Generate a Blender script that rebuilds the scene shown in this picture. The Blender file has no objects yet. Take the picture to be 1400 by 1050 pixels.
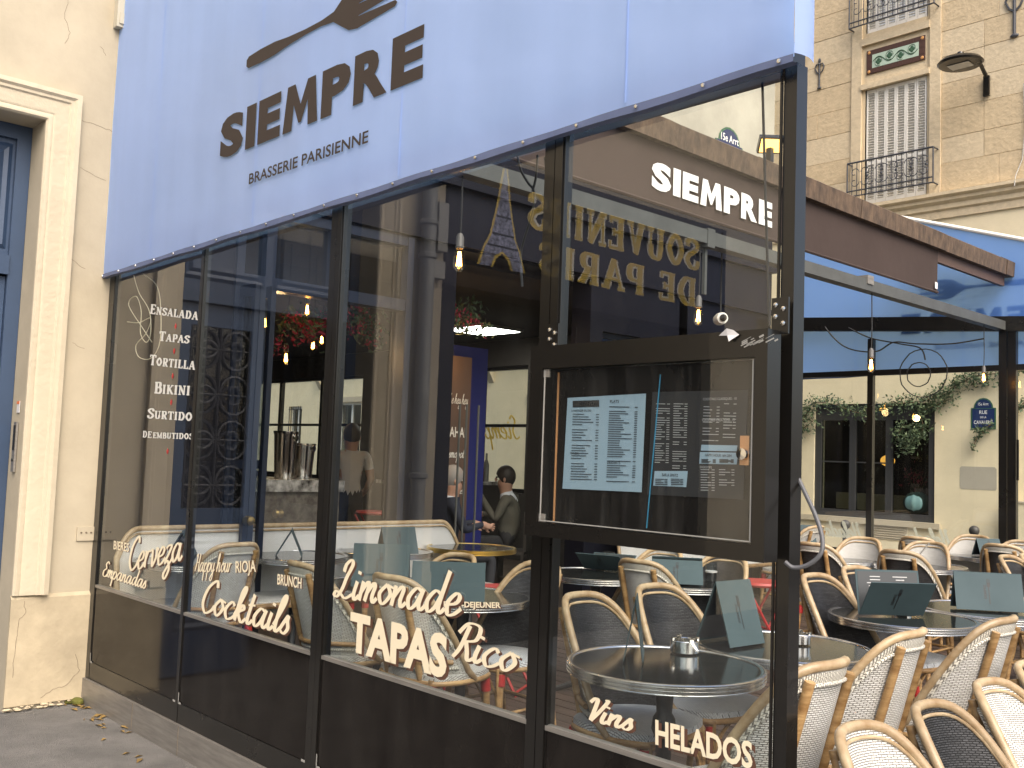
import bpy, math, random
from mathutils import Vector, Matrix
random.seed(7)
R = math.radians
PI = math.pi
sc = bpy.context.scene
COL = sc.collection

# ------------------------------------------------------------------ camera
FPX = 1364.8                       # focal length in pixels of a 1400 px wide frame
CAM = Vector((6.342, -2.414, 1.6))
_y, _p, _r = R(46.97), R(4.16), R(2.11)
FW = Vector((-math.sin(_y)*math.cos(_p), math.cos(_y)*math.cos(_p), math.sin(_p)))
_rt = Vector((math.cos(_y), math.sin(_y), 0))
_up = _rt.cross(FW)
RT = math.cos(_r)*_rt + math.sin(_r)*_up
UP = -math.sin(_r)*_rt + math.cos(_r)*_up
cd = bpy.data.cameras.new('camera')
cam = bpy.data.objects.new('camera', cd)
COL.objects.link(cam)
cd.sensor_width = 36
cd.lens = 36*FPX/1400
cd.clip_end = 600
m3 = Matrix((RT, UP, -FW)).transposed()
cam.matrix_world = Matrix.Translation(CAM) @ m3.to_4x4()
sc.camera = cam

# ------------------------------------------------------------------ light
SUN_EL, SUN_AZ = R(48), R(112)     # azimuth measured from +Y towards +X
w = bpy.data.worlds.new('World')
sc.world = w
w.use_nodes = True
nt = w.node_tree
sky = nt.nodes.new('ShaderNodeTexSky')
sky.sky_type = 'NISHITA'
sky.sun_disc = False
sky.sun_elevation = SUN_EL
sky.sun_rotation = SUN_AZ
sky.dust_density = 5.0
sky.air_density = 1.0
sky.ozone_density = 0.6
nt.links.new(sky.outputs[0], nt.nodes['Background'].inputs[0])
nt.nodes['Background'].inputs[1].default_value = 0.15
sd = bpy.data.lights.new('sun', 'SUN')
sd.energy = 1.35
sd.angle = R(60)
sd.color = (1.0, 0.965, 0.91)
sun = bpy.data.objects.new('sun', sd)
COL.objects.link(sun)
_sd = Vector((math.sin(SUN_AZ)*math.cos(SUN_EL), math.cos(SUN_AZ)*math.cos(SUN_EL), math.sin(SUN_EL)))
sun.rotation_euler = _sd.to_track_quat('Z', 'Y').to_euler()
sc.view_settings.view_transform = 'Standard'
sc.view_settings.look = 'None'
sc.view_settings.exposure = 1.04
sc.view_settings.gamma = 1
sc.cycles.max_bounces = 10
sc.cycles.transparent_max_bounces = 24
sc.cycles.sample_clamp_indirect = 6

# ------------------------------------------------------------------ pixels to places
def ray(px, py): return FW + (px-700)/FPX*RT - (py-525)/FPX*UP
def onX(px, py, X): d = ray(px, py); return CAM + d*((X-CAM.x)/d.x)
def onY(px, py, Y): d = ray(px, py); return CAM + d*((Y-CAM.y)/d.y)
def onZ(px, py, Z): d = ray(px, py); return CAM + d*((Z-CAM.z)/d.z)

# ------------------------------------------------------------------ mesh building
class MB:
    def __init__(s): s.v = []; s.f = []; s.uv = {}; s.mi = []; s.cur = 0; s.uvf = None
    def face(s, idx, uv=None):
        if uv: s.uv[len(s.f)] = uv
        s.f.append(tuple(idx)); s.mi.append(s.cur)
    def add(s, vs, fs):
        o = len(s.v); s.v += [tuple(p) for p in vs]
        for f in fs: s.face([o+i for i in f])
        return s
    def box(s, x0, x1, y0, y1, z0, z1):
        vs = [(x, y, z) for z in (z0, z1) for y in (y0, y1) for x in (x0, x1)]
        return s.add(vs, [(0,2,3,1), (4,5,7,6), (0,1,5,4), (2,6,7,3), (0,4,6,2), (1,3,7,5)])
    def obox(s, c, ax, ay, az, dx, dy, dz):
        c = Vector(c); ax, ay, az = Vector(ax), Vector(ay), Vector(az)
        vs = [c + ax*dx*i + ay*dy*j + az*dz*k for k in (-.5,.5) for j in (-.5,.5) for i in (-.5,.5)]
        return s.add(vs, [(0,2,3,1), (4,5,7,6), (0,1,5,4), (2,6,7,3), (0,4,6,2), (1,3,7,5)])
    def bar(s, a, b, wd, ht, up=(0,0,1)):
        a, b = Vector(a), Vector(b); d = (b-a); L = d.length; d.normalize()
        u = Vector(up)
        if abs(u.dot(d)) > .98: u = Vector((0,1,0))
        sd_ = d.cross(u).normalized(); u = sd_.cross(d)
        return s.obox((a+b)/2, d, sd_, u, L, wd, ht)
    def tube(s, pts, r, n=8, closed=False, caps=True, flat=None):
        pts = [Vector(p) for p in pts]; N = len(pts)
        rs = r if isinstance(r, (list, tuple)) else [r]*N
        o = len(s.v); prev = None
        for i, p in enumerate(pts):
            if closed: t = pts[(i+1) % N]-pts[i-1]
            else: t = pts[min(i+1, N-1)]-pts[max(i-1, 0)]
            if t.length < 1e-9: t = Vector((0,0,1))
            t.normalize()
            if prev is None:
                a = Vector((0,0,1)) if abs(t.z) < .9 else Vector((1,0,0))
                u = t.cross(a).normalized()
            else:
                u = (prev - t*prev.dot(t))
                u = u.normalized() if u.length > 1e-6 else t.orthogonal().normalized()
            prev = u; q = t.cross(u)
            for k in range(n):
                an = 2*PI*k/n
                s.v.append(tuple(p + (u*math.cos(an)+q*math.sin(an))*rs[i]))
        M = N if closed else N-1
        for i in range(M):
            a, b = o+i*n, o+((i+1) % N)*n
            for k in range(n): s.face((a+k, a+(k+1) % n, b+(k+1) % n, b+k))
        if caps and not closed:
            s.face([o+k for k in reversed(range(n))]); s.face([o+(N-1)*n+k for k in range(n)])
        return s
    def lathe(s, prof, n=24, c=(0,0,0), ax=None):
        o = len(s.v); c = Vector(c)
        A = Matrix.Identity(3) if ax is None else Vector(ax).to_track_quat('Z', 'Y').to_matrix()
        for r_, z in prof:
            for k in range(n):
                a = 2*PI*k/n; s.v.append(tuple(c + A @ Vector((r_*math.cos(a), r_*math.sin(a), z))))
        for i in range(len(prof)-1):
            for k in range(n):
                a, b = o+i*n, o+(i+1)*n; s.face((a+k, a+(k+1) % n, b+(k+1) % n, b+k))
        if prof[0][0] > 1e-5: s.face([o+k for k in reversed(range(n))])
        if prof[-1][0] > 1e-5: s.face([o+(len(prof)-1)*n+k for k in range(n)])
        return s
    def ball(s, c, r, n=10, m=6, sc_=(1,1,1)):
        o = len(s.v); c = Vector(c)
        for i in range(m+1):
            ph = PI*i/m
            for k in range(n):
                a = 2*PI*k/n
                s.v.append((c.x+r*sc_[0]*math.sin(ph)*math.cos(a), c.y+r*sc_[1]*math.sin(ph)*math.sin(a), c.z+r*sc_[2]*math.cos(ph)))
        for i in range(m):
            for k in range(n):
                a, b = o+i*n, o+(i+1)*n; s.face((a+k, b+k, b+(k+1) % n, a+(k+1) % n))
        return s
    def prism(s, poly, d):
        """poly: planar 3D outline, extruded by vector d"""
        poly = [Vector(p) for p in poly]; d = Vector(d); n = len(poly); o = len(s.v)
        s.v += [tuple(p) for p in poly] + [tuple(p+d) for p in poly]
        s.face([o+i for i in range(n)]); s.face([o+n+i for i in reversed(range(n))])
        for i in range(n): s.face((o+i, o+n+i, o+n+(i+1) % n, o+(i+1) % n))
        return s
    def grid(s, fn, nu, nv, us=1, vs=1, flip=False):
        o = len(s.v)
        for j in range(nv+1):
            for i in range(nu+1): s.v.append(tuple(fn(i/nu, j/nv)))
        for j in range(nv):
            for i in range(nu):
                q = [o+j*(nu+1)+i, o+j*(nu+1)+i+1, o+(j+1)*(nu+1)+i+1, o+(j+1)*(nu+1)+i]
                uv = [(i/nu*us, j/nv*vs), ((i+1)/nu*us, j/nv*vs), ((i+1)/nu*us, (j+1)/nv*vs), (i/nu*us, (j+1)/nv*vs)]
                if flip: q.reverse(); uv.reverse()
                s.face(q, uv)
        return s
    def mesh(s, name, mats, smooth=40):
        me = bpy.data.meshes.new(name)
        me.from_pydata(s.v, [], s.f)
        for m in (mats if isinstance(mats, (list, tuple)) else [mats]): me.materials.append(m)
        if s.uvf:
            ul = me.uv_layers.new(name='UVMap').data
            for lp in me.loops: ul[lp.index].uv = s.uvf(me.vertices[lp.vertex_index].co)
        elif s.uv:
            ul = me.uv_layers.new(name='UVMap').data
            for p in me.polygons:
                q = s.uv.get(p.index)
                for k, li in enumerate(p.loop_indices):
                    if q: ul[li].uv = q[k]
                    else:
                        c = me.vertices[me.loops[li].vertex_index].co; ul[li].uv = (c.x+c.y, c.z)
        me.polygons.foreach_set('material_index', s.mi)
        if smooth:
            me.polygons.foreach_set('use_smooth', [True]*len(me.polygons))
            me.set_sharp_from_angle(angle=R(smooth))
        me.update()
        return me
    def build(s, name, mats, parent=None, smooth=40):
        o = bpy.data.objects.new(name, s.mesh(name, mats, smooth))
        COL.objects.link(o)
        if parent: o.parent = parent
        return o

def thing(name, label, cat, loc=(0,0,0), rz=0, group=None):
    o = bpy.data.objects.new(name, None); COL.objects.link(o)
    o.empty_display_size = .1
    o.location = loc; o.rotation_euler = (0,0,rz); o['label'] = label; o['category'] = cat
    if group: o['group'] = group
    return o
def tag(o, label, cat, group=None):
    o['label'] = label; o['category'] = cat
    if group: o['group'] = group
    return o
def struct(o): o['kind'] = 'structure'; return o
def stuff(o): o['kind'] = 'stuff'; return o
def inst(name, me, parent, loc=(0,0,0), rot=(0,0,0), scale=(1,1,1)):
    o = bpy.data.objects.new(name, me); COL.objects.link(o); o.parent = parent
    o.location = loc; o.rotation_euler = rot; o.scale = scale
    return o
def dup(root, loc, rz, label, group=None):
    r = root.copy(); COL.objects.link(r); r.location = loc; r.rotation_euler = (0,0,rz); r['label'] = label
    if group: r['group'] = group
    for ch in list(root.children):
        c = ch.copy(); COL.objects.link(c); c.parent = r
        for g in list(ch.children):
            d = g.copy(); COL.objects.link(d); d.parent = c
    return r

# ------------------------------------------------------------------ materials
def lin(r, g, b):
    f = lambda c: (c/255)/12.92 if c <= 10 else (((c/255)+.055)/1.055)**2.4
    return (f(r), f(g), f(b), 1)
def mat(name, col, rough=.6, metal=0, var=0, vscale=3, vcol=None, bump=0, bscale=30, spec=.5, streak=None, emit=None, coat=0, rnd=0):
    m = bpy.data.materials.new(name); m.use_nodes = True
    N, L = m.node_tree.nodes, m.node_tree.links
    b = N['Principled BSDF']
    b.inputs['Base Color'].default_value = col if len(col) == 4 else (*col, 1)
    b.inputs['Roughness'].default_value = rough
    b.inputs['Metallic'].default_value = metal
    b.inputs['Specular IOR Level'].default_value = spec
    if coat: b.inputs['Coat Weight'].default_value = coat
    tc = N.new('ShaderNodeTexCoord')
    mp = N.new('ShaderNodeMapping'); L.new(tc.outputs['Object'], mp.inputs[0])
    if streak: mp.inputs['Scale'].default_value = streak
    if var:
        n = N.new('ShaderNodeTexNoise'); n.inputs['Scale'].default_value = vscale; n.inputs['Detail'].default_value = 7; n.inputs['Roughness'].default_value = .62
        L.new(mp.outputs[0], n.inputs[0])
        rp = N.new('ShaderNodeValToRGB'); rp.color_ramp.elements[0].position = .34; rp.color_ramp.elements[1].position = .68
        c = col[:3]
        d = vcol if vcol else tuple(x*(1-var) for x in c)
        rp.color_ramp.elements[0].color = (*d[:3], 1)
        rp.color_ramp.elements[1].color = (*c, 1)
        L.new(n.outputs['Fac'], rp.inputs[0])
        if rnd:
            oi = N.new('ShaderNodeObjectInfo'); hv = N.new('ShaderNodeHueSaturation'); rm_ = N.new('ShaderNodeMapRange'); rm_.inputs[3].default_value = 1-rnd; rm_.inputs[4].default_value = 1+rnd
            L.new(oi.outputs['Random'], rm_.inputs[0]); L.new(rm_.outputs[0], hv.inputs['Value']); L.new(rp.outputs[0], hv.inputs['Color']); L.new(hv.outputs[0], b.inputs['Base Color'])
        else: L.new(rp.outputs[0], b.inputs['Base Color'])
        mr = N.new('ShaderNodeMapRange'); mr.inputs[3].default_value = min(1, rough*1.18); mr.inputs[4].default_value = rough*.85
        L.new(n.outputs['Fac'], mr.inputs[0]); L.new(mr.outputs[0], b.inputs['Roughness'])
    if bump:
        n2 = N.new('ShaderNodeTexNoise'); n2.inputs['Scale'].default_value = bscale; n2.inputs['Detail'].default_value = 5
        L.new(mp.outputs[0], n2.inputs[0])
        bp = N.new('ShaderNodeBump'); bp.inputs['Strength'].default_value = bump; bp.inputs['Distance'].default_value = .02
        L.new(n2.outputs['Fac'], bp.inputs['Height']); L.new(bp.outputs[0], b.inputs['Normal'])
    if emit:
        b.inputs['Emission Color'].default_value = (*emit[:3], 1); b.inputs['Emission Strength'].default_value = emit[3]
    return m

def weave_mat(name, c1, c2, gap, rough=.45):
    m = bpy.data.materials.new(name); m.use_nodes = True
    N, L = m.node_tree.nodes, m.node_tree.links; b = N['Principled BSDF']
    uv = N.new('ShaderNodeUVMap')
    br = N.new('ShaderNodeTexBrick'); L.new(uv.outputs[0], br.inputs[0])
    br.inputs['Color1'].default_value = (*c1, 1); br.inputs['Color2'].default_value = (*c2, 1); br.inputs['Mortar'].default_value = (*gap, 1)
    br.inputs['Scale'].default_value = 1; br.inputs['Mortar Size'].default_value = .15; br.inputs['Mortar Smooth'].default_value = .8
    br.inputs['Brick Width'].default_value = 1.8; br.inputs['Row Height'].default_value = .66
    L.new(br.outputs['Color'], b.inputs['Base Color']); b.inputs['Roughness'].default_value = rough
    wv = N.new('ShaderNodeMath'); wv.operation = 'SUBTRACT'; wv.inputs[0].default_value = 1
    L.new(br.outputs['Fac'], wv.inputs[1])
    bp = N.new('ShaderNodeBump'); bp.inputs['Strength'].default_value = .9; bp.inputs['Distance'].default_value = .006
    L.new(wv.outputs[0], bp.inputs['Height']); L.new(bp.outputs[0], b.inputs['Normal'])
    return m

def glass_mat(name, tint=(1,1,1), dirt=0.0):
    m = bpy.data.materials.new(name); m.use_nodes = True
    N, L = m.node_tree.nodes, m.node_tree.links
    for n in list(N):
        if n.type != 'OUTPUT_MATERIAL': N.remove(n)
    out = [n for n in N if n.type == 'OUTPUT_MATERIAL'][0]
    tr = N.new('ShaderNodeBsdfTransparent'); tr.inputs[0].default_value = (*tint, 1)
    gl = N.new('ShaderNodeBsdfGlossy'); gl.inputs['Roughness'].default_value = 0.0
    fr = N.new('ShaderNodeFresnel'); fr.inputs[0].default_value = 1.52
    # both faces of the sheet reflect: 2F/(1+F); the inner side of each face lets light out
    a = N.new('ShaderNodeMath'); a.operation = 'MULTIPLY'; a.inputs[1].default_value = 2; L.new(fr.outputs[0], a.inputs[0])
    c = N.new('ShaderNodeMath'); c.operation = 'ADD'; c.inputs[1].default_value = 1; L.new(fr.outputs[0], c.inputs[0])
    d = N.new('ShaderNodeMath'); d.operation = 'DIVIDE'; L.new(a.outputs[0], d.inputs[0]); L.new(c.outputs[0], d.inputs[1])
    g = N.new('ShaderNodeNewGeometry')
    e = N.new('ShaderNodeMath'); e.operation = 'SUBTRACT'; e.inputs[0].default_value = 1; L.new(g.outputs['Backfacing'], e.inputs[1])
    h = N.new('ShaderNodeMath'); h.operation = 'MULTIPLY'; L.new(d.outputs[0], h.inputs[0]); L.new(e.outputs[0], h.inputs[1])
    mx = N.new('ShaderNodeMixShader'); L.new(h.outputs[0], mx.inputs[0]); L.new(tr.outputs[0], mx.inputs[1]); L.new(gl.outputs[0], mx.inputs[2])
    last = mx
    if dirt:
        df = N.new('ShaderNodeBsdfDiffuse'); df.inputs[0].default_value = (.5,.48,.44,1)
        tc = N.new('ShaderNodeTexCoord'); mp = N.new('ShaderNodeMapping'); mp.inputs['Scale'].default_value = (9,9,1.2)
        L.new(tc.outputs['Object'], mp.inputs[0])
        nn = N.new('ShaderNodeTexNoise'); nn.inputs['Scale'].default_value = 2.2; nn.inputs['Detail'].default_value = 8; L.new(mp.outputs[0], nn.inputs[0])
        mr = N.new('ShaderNodeMapRange'); mr.inputs[1].default_value = .5; mr.inputs[2].default_value = .9; mr.inputs[3].default_value = dirt*.15; mr.inputs[4].default_value = dirt
        L.new(nn.outputs['Fac'], mr.inputs[0])
        m2 = N.new('ShaderNodeMixShader'); L.new(mr.outputs[0], m2.inputs[0]); L.new(mx.outputs[0], m2.inputs[1]); L.new(df.outputs[0], m2.inputs[2])
        last = m2
    L.new(last.outputs[0], out.inputs[0])
    return m

def fabric_mat(name, col, tcol, fac=.45, under=None):
    m = bpy.data.materials.new(name); m.use_nodes = True
    N, L = m.node_tree.nodes, m.node_tree.links
    b = N['Principled BSDF']; out = [n for n in N if n.type == 'OUTPUT_MATERIAL'][0]
    b.inputs['Roughness'].default_value = .75; b.inputs['Specular IOR Level'].default_value = .25
    tc = N.new('ShaderNodeTexCoord')
    mpf = N.new('ShaderNodeMapping'); mpf.inputs['Scale'].default_value = (3.2,3.2,.55); L.new(tc.outputs['Object'], mpf.inputs[0])
    n = N.new('ShaderNodeTexNoise'); n.inputs['Scale'].default_value = 1.3; n.inputs['Detail'].default_value = 8; L.new(mpf.outputs[0], n.inputs[0])
    rp = N.new('ShaderNodeValToRGB'); rp.color_ramp.elements[0].position = .3; rp.color_ramp.elements[1].position = .7
    rp.color_ramp.elements[0].color = (*[x*.87 for x in col], 1); rp.color_ramp.elements[1].color = (*col, 1)
    L.new(n.outputs['Fac'], rp.inputs[0])
    if under:       # shade and see-through glow of the inner side painted as a deeper colour
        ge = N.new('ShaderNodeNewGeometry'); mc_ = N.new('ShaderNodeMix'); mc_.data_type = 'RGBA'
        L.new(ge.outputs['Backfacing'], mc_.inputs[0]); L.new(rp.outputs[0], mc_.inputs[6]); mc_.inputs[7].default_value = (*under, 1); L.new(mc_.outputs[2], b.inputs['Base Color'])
    else: L.new(rp.outputs[0], b.inputs['Base Color'])
    n2 = N.new('ShaderNodeTexNoise'); n2.inputs['Scale'].default_value = 2.6; n2.inputs['Detail'].default_value = 4; L.new(tc.outputs['Object'], n2.inputs[0])
    bp = N.new('ShaderNodeBump'); bp.inputs['Strength'].default_value = .35; bp.inputs['Distance'].default_value = .03
    L.new(n2.outputs['Fac'], bp.inputs['Height']); L.new(bp.outputs[0], b.inputs['Normal'])
    t = N.new('ShaderNodeBsdfTranslucent'); t.inputs[0].default_value = (*tcol, 1)
    mx = N.new('ShaderNodeMixShader'); mx.inputs[0].default_value = fac
    L.new(b.outputs[0], mx.inputs[1]); L.new(t.outputs[0], mx.inputs[2]); L.new(mx.outputs[0], out.inputs[0])
    return m

M = {}
M['plaster'] = mat('plaster', (.455,.39,.28), .85, var=.14, vscale=2.6, bump=.2, bscale=9)
M['plinth'] = mat('plinth', (.50,.415,.28), .9, var=.25, vscale=4, bump=.3, bscale=14)
M['trimstone'] = mat('trimstone', (.52,.445,.32), .8, var=.07, vscale=4, bump=.25, bscale=25)
M['crack'] = mat('crack', (.16,.125,.085), .9)
M['farcream'] = mat('far_cream', (.80,.69,.47), .85, var=.12, vscale=1.6, bump=.15, bscale=15)
M['stone'] = mat('stone', (.62,.49,.31), .9, var=.2, vscale=8, bump=.5, bscale=16)
M['stone2'] = mat('stone_pale', (.66,.54,.36), .9, var=.18, vscale=9, bump=.4, bscale=18)
M['mortar'] = mat('mortar', (.60,.49,.32), .9)
M['greyplaster'] = mat('grey_plaster', (.46,.43,.35), .9, var=.25, vscale=1.2, bump=.2, bscale=12)
M['black'] = mat('black_metal', (.008,.007,.006), .28, var=.3, vscale=4, spec=.5, coat=.25)
M['blackglass'] = mat('black_gloss_panel', (.006,.0045,.004), .08, spec=.24, var=.6, vscale=3, vcol=(.016,.0135,.0115), streak=(2,2,.8))
M['steel'] = mat('stainless', (.34,.315,.28), .42, .55, var=.3, vscale=5, streak=(1,1,9), bump=.05)
M['alu'] = mat('aluminium', (.70,.70,.69), .22, 1)
M['brass'] = mat('brass', (.62,.46,.16), .28, 1)
M['zincrust'] = mat('rusty_zinc', (.13,.085,.052), .8, var=.7, vscale=9, vcol=(.05,.034,.024), streak=(1,1.6,.8), bump=.2, bscale=30)
M['greybeam'] = mat('grey_beam', (.085,.088,.082), .5, var=.25, vscale=5)
M['brownfab'] = mat('brown_fabric', (.042,.025,.019), .8, var=.12, vscale=2, bump=.15, bscale=6)
M['brownpaint'] = mat('brown_paint', (.10,.06,.042), .55, var=.15, vscale=3)
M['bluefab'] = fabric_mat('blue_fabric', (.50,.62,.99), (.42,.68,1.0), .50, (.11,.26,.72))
M['bluehem'] = mat('blue_grey_hem', (.12,.15,.26), .6, var=.2, vscale=6)
M['print'] = mat('dark_brown_print', (.036,.024,.018), .7)
M['whiteprint'] = mat('white_print', (.80,.79,.76), .7)
M['cream'] = mat('cream_vinyl', (.82,.71,.50), .55)
M['creamshadow'] = mat('brown_vinyl', (.11,.050,.030), .6)
M['palevinyl'] = mat('pale_vinyl', (.66,.64,.58), .6)
M['gold'] = mat('gold_letter', (.80,.56,.09), .45, .0, var=.15)
M['goldedge'] = mat('pale_gold_edge', (.85,.80,.66), .5)
M['redvinyl'] = mat('red_vinyl', (.5,.03,.03), .5)
M['rattan'] = mat('rattan', (.42,.27,.12), .36, var=.4, vscale=9, streak=(1,1,4), bump=.12, bscale=40, vcol=(.19,.10,.035), rnd=.22)
M['rattan_rim'] = mat('pale_rattan_rim', (.46,.36,.225), .34, var=.3, vscale=12, bump=.1, bscale=35, vcol=(.27,.175,.085), rnd=.16)
M['binding'] = weave_mat('white_binding', (.72,.69,.60), (.62,.59,.50), (.22,.20,.17))
M['weave_w'] = weave_mat('white_weave', (.74,.73,.69), (.62,.61,.56), (.22,.20,.17))
M['weave_b'] = weave_mat('black_weave', (.022,.022,.023), (.050,.050,.052), (.002,.002,.002), .30)
M['weave_s'] = weave_mat('pale_seat_weave', (.74,.77,.79), (.60,.63,.66), (.20,.21,.22))
M['redwrap'] = mat('red_wrap', (.42,.022,.020), .5, var=.3, vscale=30)
M['redmetal'] = mat('red_metal', (.32,.022,.02), .45)
M['tabletop'] = mat('dark_table_top', (.016,.017,.015), .11, spec=.7, var=.2, vscale=6)
M['card'] = mat('teal_card', (.050,.078,.085), .6, spec=.25, var=.12, vscale=5)
M['cardin'] = mat('dark_card_inside', (.022,.026,.028), .4)
M['cardprint'] = mat('card_print', (.010,.011,.012), .5)
M['navy'] = mat('navy_paint', (.010,.016,.034), .35, var=.2, vscale=3)
M['darknavy'] = mat('dark_navy_paint', (.005,.005,.010), .5, spec=.2, var=.2, vscale=3)
M['weave_bench'] = weave_mat('bench_weave', (.90,.89,.86), (.84,.82,.78), (.42,.40,.36))
M['doorblue'] = mat('door_blue_paint', (.040,.068,.125), .38, var=.18, vscale=3, bump=.04)
M['iron'] = mat('dark_iron', (.02,.02,.022), .5)
M['greyiron'] = mat('grey_iron', (.06,.062,.07), .55)
M['deck'] = mat('deck_wood', (.085,.055,.040), .6, rnd=.25, var=.5, vscale=5, streak=(.6,6,6), bump=.3)
M['asphalt'] = mat('asphalt', (.20,.19,.175), .9, var=.38, vscale=3.2, bump=.9, bscale=160)
M['road'] = mat('road_asphalt', (.07,.07,.07), .9, var=.3, vscale=2, bump=.8, bscale=90)
M['curb'] = mat('granite_curb', (.30,.29,.27), .8, var=.25, vscale=20)
M['leafdry'] = mat('dry_leaf', (.30,.19,.055), .8, var=.5, vscale=30)
M['moss'] = mat('moss', (.13,.13,.02), .9, var=.4, vscale=30)
M['glass'] = glass_mat('clear_glass', (.95,.97,.96), .012)
M['caseglass'] = glass_mat('scratched_glass', (.93,.95,.95), .045)
M['winglass'] = glass_mat('window_glass', (.55,.58,.56))
M['clearglass'] = glass_mat('bulb_glass', (1,.95,.85))
M['filament'] = mat('filament', (1,.6,.2), .5, emit=(1,.46,.10,26))
M['socket'] = mat('socket', (.09,.085,.08), .5)
M['cord'] = mat('black_cord', (.018,.018,.018), .6)
M['palecord'] = mat('cream_cord', (.62,.56,.42), .6)
M['greycord'] = mat('grey_cord', (.085,.085,.09), .55)
M['led'] = mat('led_diffuser', (1,1,1), .5, emit=(1,.97,.9,9))
M['ceil'] = mat('dark_ceiling', (.028,.024,.022), .8)
M['interior'] = mat('interior_wall', (.055,.047,.040), .8, var=.3, vscale=2)
M['bluewall'] = mat('deep_blue_wall', (.008,.012,.12), .6)
M['ifloor'] = mat('interior_floor', (.10,.07,.05), .5, var=.3)
M['marble'] = mat('veined_marble', (.72,.70,.66), .25, var=.9, vscale=9, vcol=(.05,.045,.04))
M['barfront'] = mat('bar_front', (.085,.070,.062), .5, var=.8, vscale=14, vcol=(.22,.20,.17))
M['chrome'] = mat('polished_steel', (.78,.76,.72), .14, 1)
M['skin'] = mat('skin', (.42,.24,.165), .55)
M['tshirt'] = mat('grey_tshirt', (.60,.60,.58), .85, var=.1, vscale=8)
M['suit'] = mat('navy_suit', (.016,.020,.035), .8)
M['shirt'] = mat('white_shirt', (.65,.68,.74), .8)
M['coat'] = mat('olive_coat', (.10,.095,.075), .85)
M['hair'] = mat('dark_hair', (.022,.016,.012), .6)
M['greyhair'] = mat('grey_hair', (.24,.22,.20), .7)
M['jeans'] = mat('dark_trousers', (.03,.03,.034), .85)
M['paint_white'] = mat('white_paint', (.78,.76,.70), .5, var=.08)
M['shutter'] = mat('shutter_paint', (.80,.77,.70), .55, var=.06, vscale=5)
M['tile_dark'] = mat('dark_brown_tile', (.085,.045,.035), .3)
M['tile_green'] = mat('pale_green_tile', (.45,.56,.45), .25)
M['tile_leaf'] = mat('dark_green_tile', (.05,.11,.06), .3)
M['tile_or'] = mat('orange_tile', (.60,.30,.10), .3)
M['plate_blue'] = mat('enamel_blue', (.018,.035,.11), .25)
M['plate_green'] = mat('enamel_green', (.03,.11,.06), .3)
M['winframe'] = mat('anthracite_frame', (.045,.045,.047), .4)
M['dark'] = mat('dark_room', (.012,.011,.010), .8)
M['leaf'] = mat('ivy_leaf', (.11,.155,.075), .55, var=.5, vscale=6, vcol=(.045,.075,.035))
M['leaf2'] = mat('ivy_leaf_pale', (.16,.21,.10), .55, var=.3, vscale=5)
M['stem'] = mat('stem', (.16,.11,.06), .8)
M['flower'] = mat('red_flower', (.42,.03,.07), .6, var=.4, vscale=10)
M['pumpkin'] = mat('blue_grey_pumpkin', (.16,.30,.30), .55, var=.2)
M['lantern'] = mat('orange_lantern', (.8,.35,.05), .6, emit=(1,.45,.08,1.6))
M['patch'] = mat('grey_paint_patch', (.43,.39,.31), .85, var=.08)
M['bollard'] = mat('bollard_paint', (.06,.055,.05), .45)
M['shopfascia'] = mat('shop_fascia', (.006,.005,.008), .6, spec=.12)
M['shopglass'] = mat('dark_shop_window', (.006,.006,.006), .3, spec=.15)
M['towergrey'] = mat('tower_print', (.48,.50,.70), .5, var=.85, vscale=28, vcol=(.01,.01,.03))
M['pipe'] = mat('grey_zinc_pipe', (.30,.30,.28), .5, .2, var=.2, vscale=4)
M['menublue'] = mat('pale_blue_paper', (.33,.45,.53), .6)
M['menudark'] = mat('dark_menu', (.022,.022,.024), .5)
M['ink'] = mat('ink', (.03,.035,.04), .6)
M['paleink'] = mat('pale_ink', (.42,.42,.41), .6)
M['copper'] = mat('copper_strip', (.50,.24,.10), .45, emit=(.9,.42,.16,.06))
M['cyan'] = mat('cyan_edge', (.04,.24,.38), .4, emit=(.05,.4,.65,.06))
M['plasticgrey'] = mat('grey_plastic', (.32,.31,.28), .5)
M['plasticbeige'] = mat('beige_plastic', (.50,.46,.36), .55, var=.15)
M['paper'] = mat('paper_sticker', (.62,.60,.58), .6)
M['orange'] = mat('orange_print', (.7,.17,.05), .6)
M['floodglow'] = mat('flood_glow', (1,.65,.2), .4, emit=(1,.52,.10,2.4))
M['pearl'] = mat('lens', (.5,.5,.48), .3)
M['tablecol'] = mat('cast_iron_table_leg', (.014,.014,.014), .42)

# ------------------------------------------------------------------ lettering
_tc = {}
def text_geo(s, bold):
    k = (s, bold)
    if k in _tc: return _tc[k]
    cu = bpy.data.curves.new('t', 'FONT'); cu.body = s; cu.size = 1; cu.offset = bold; cu.resolution_u = 3
    ob = bpy.data.objects.new('t', cu)
    me = bpy.data.meshes.new_from_object(ob)
    vs = [(v.co.x, v.co.y) for v in me.vertices]; fs = [tuple(p.vertices) for p in me.polygons]
    bpy.data.meshes.remove(me); bpy.data.objects.remove(ob); bpy.data.curves.remove(cu)
    _tc[k] = (vs, fs); return vs, fs

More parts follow.
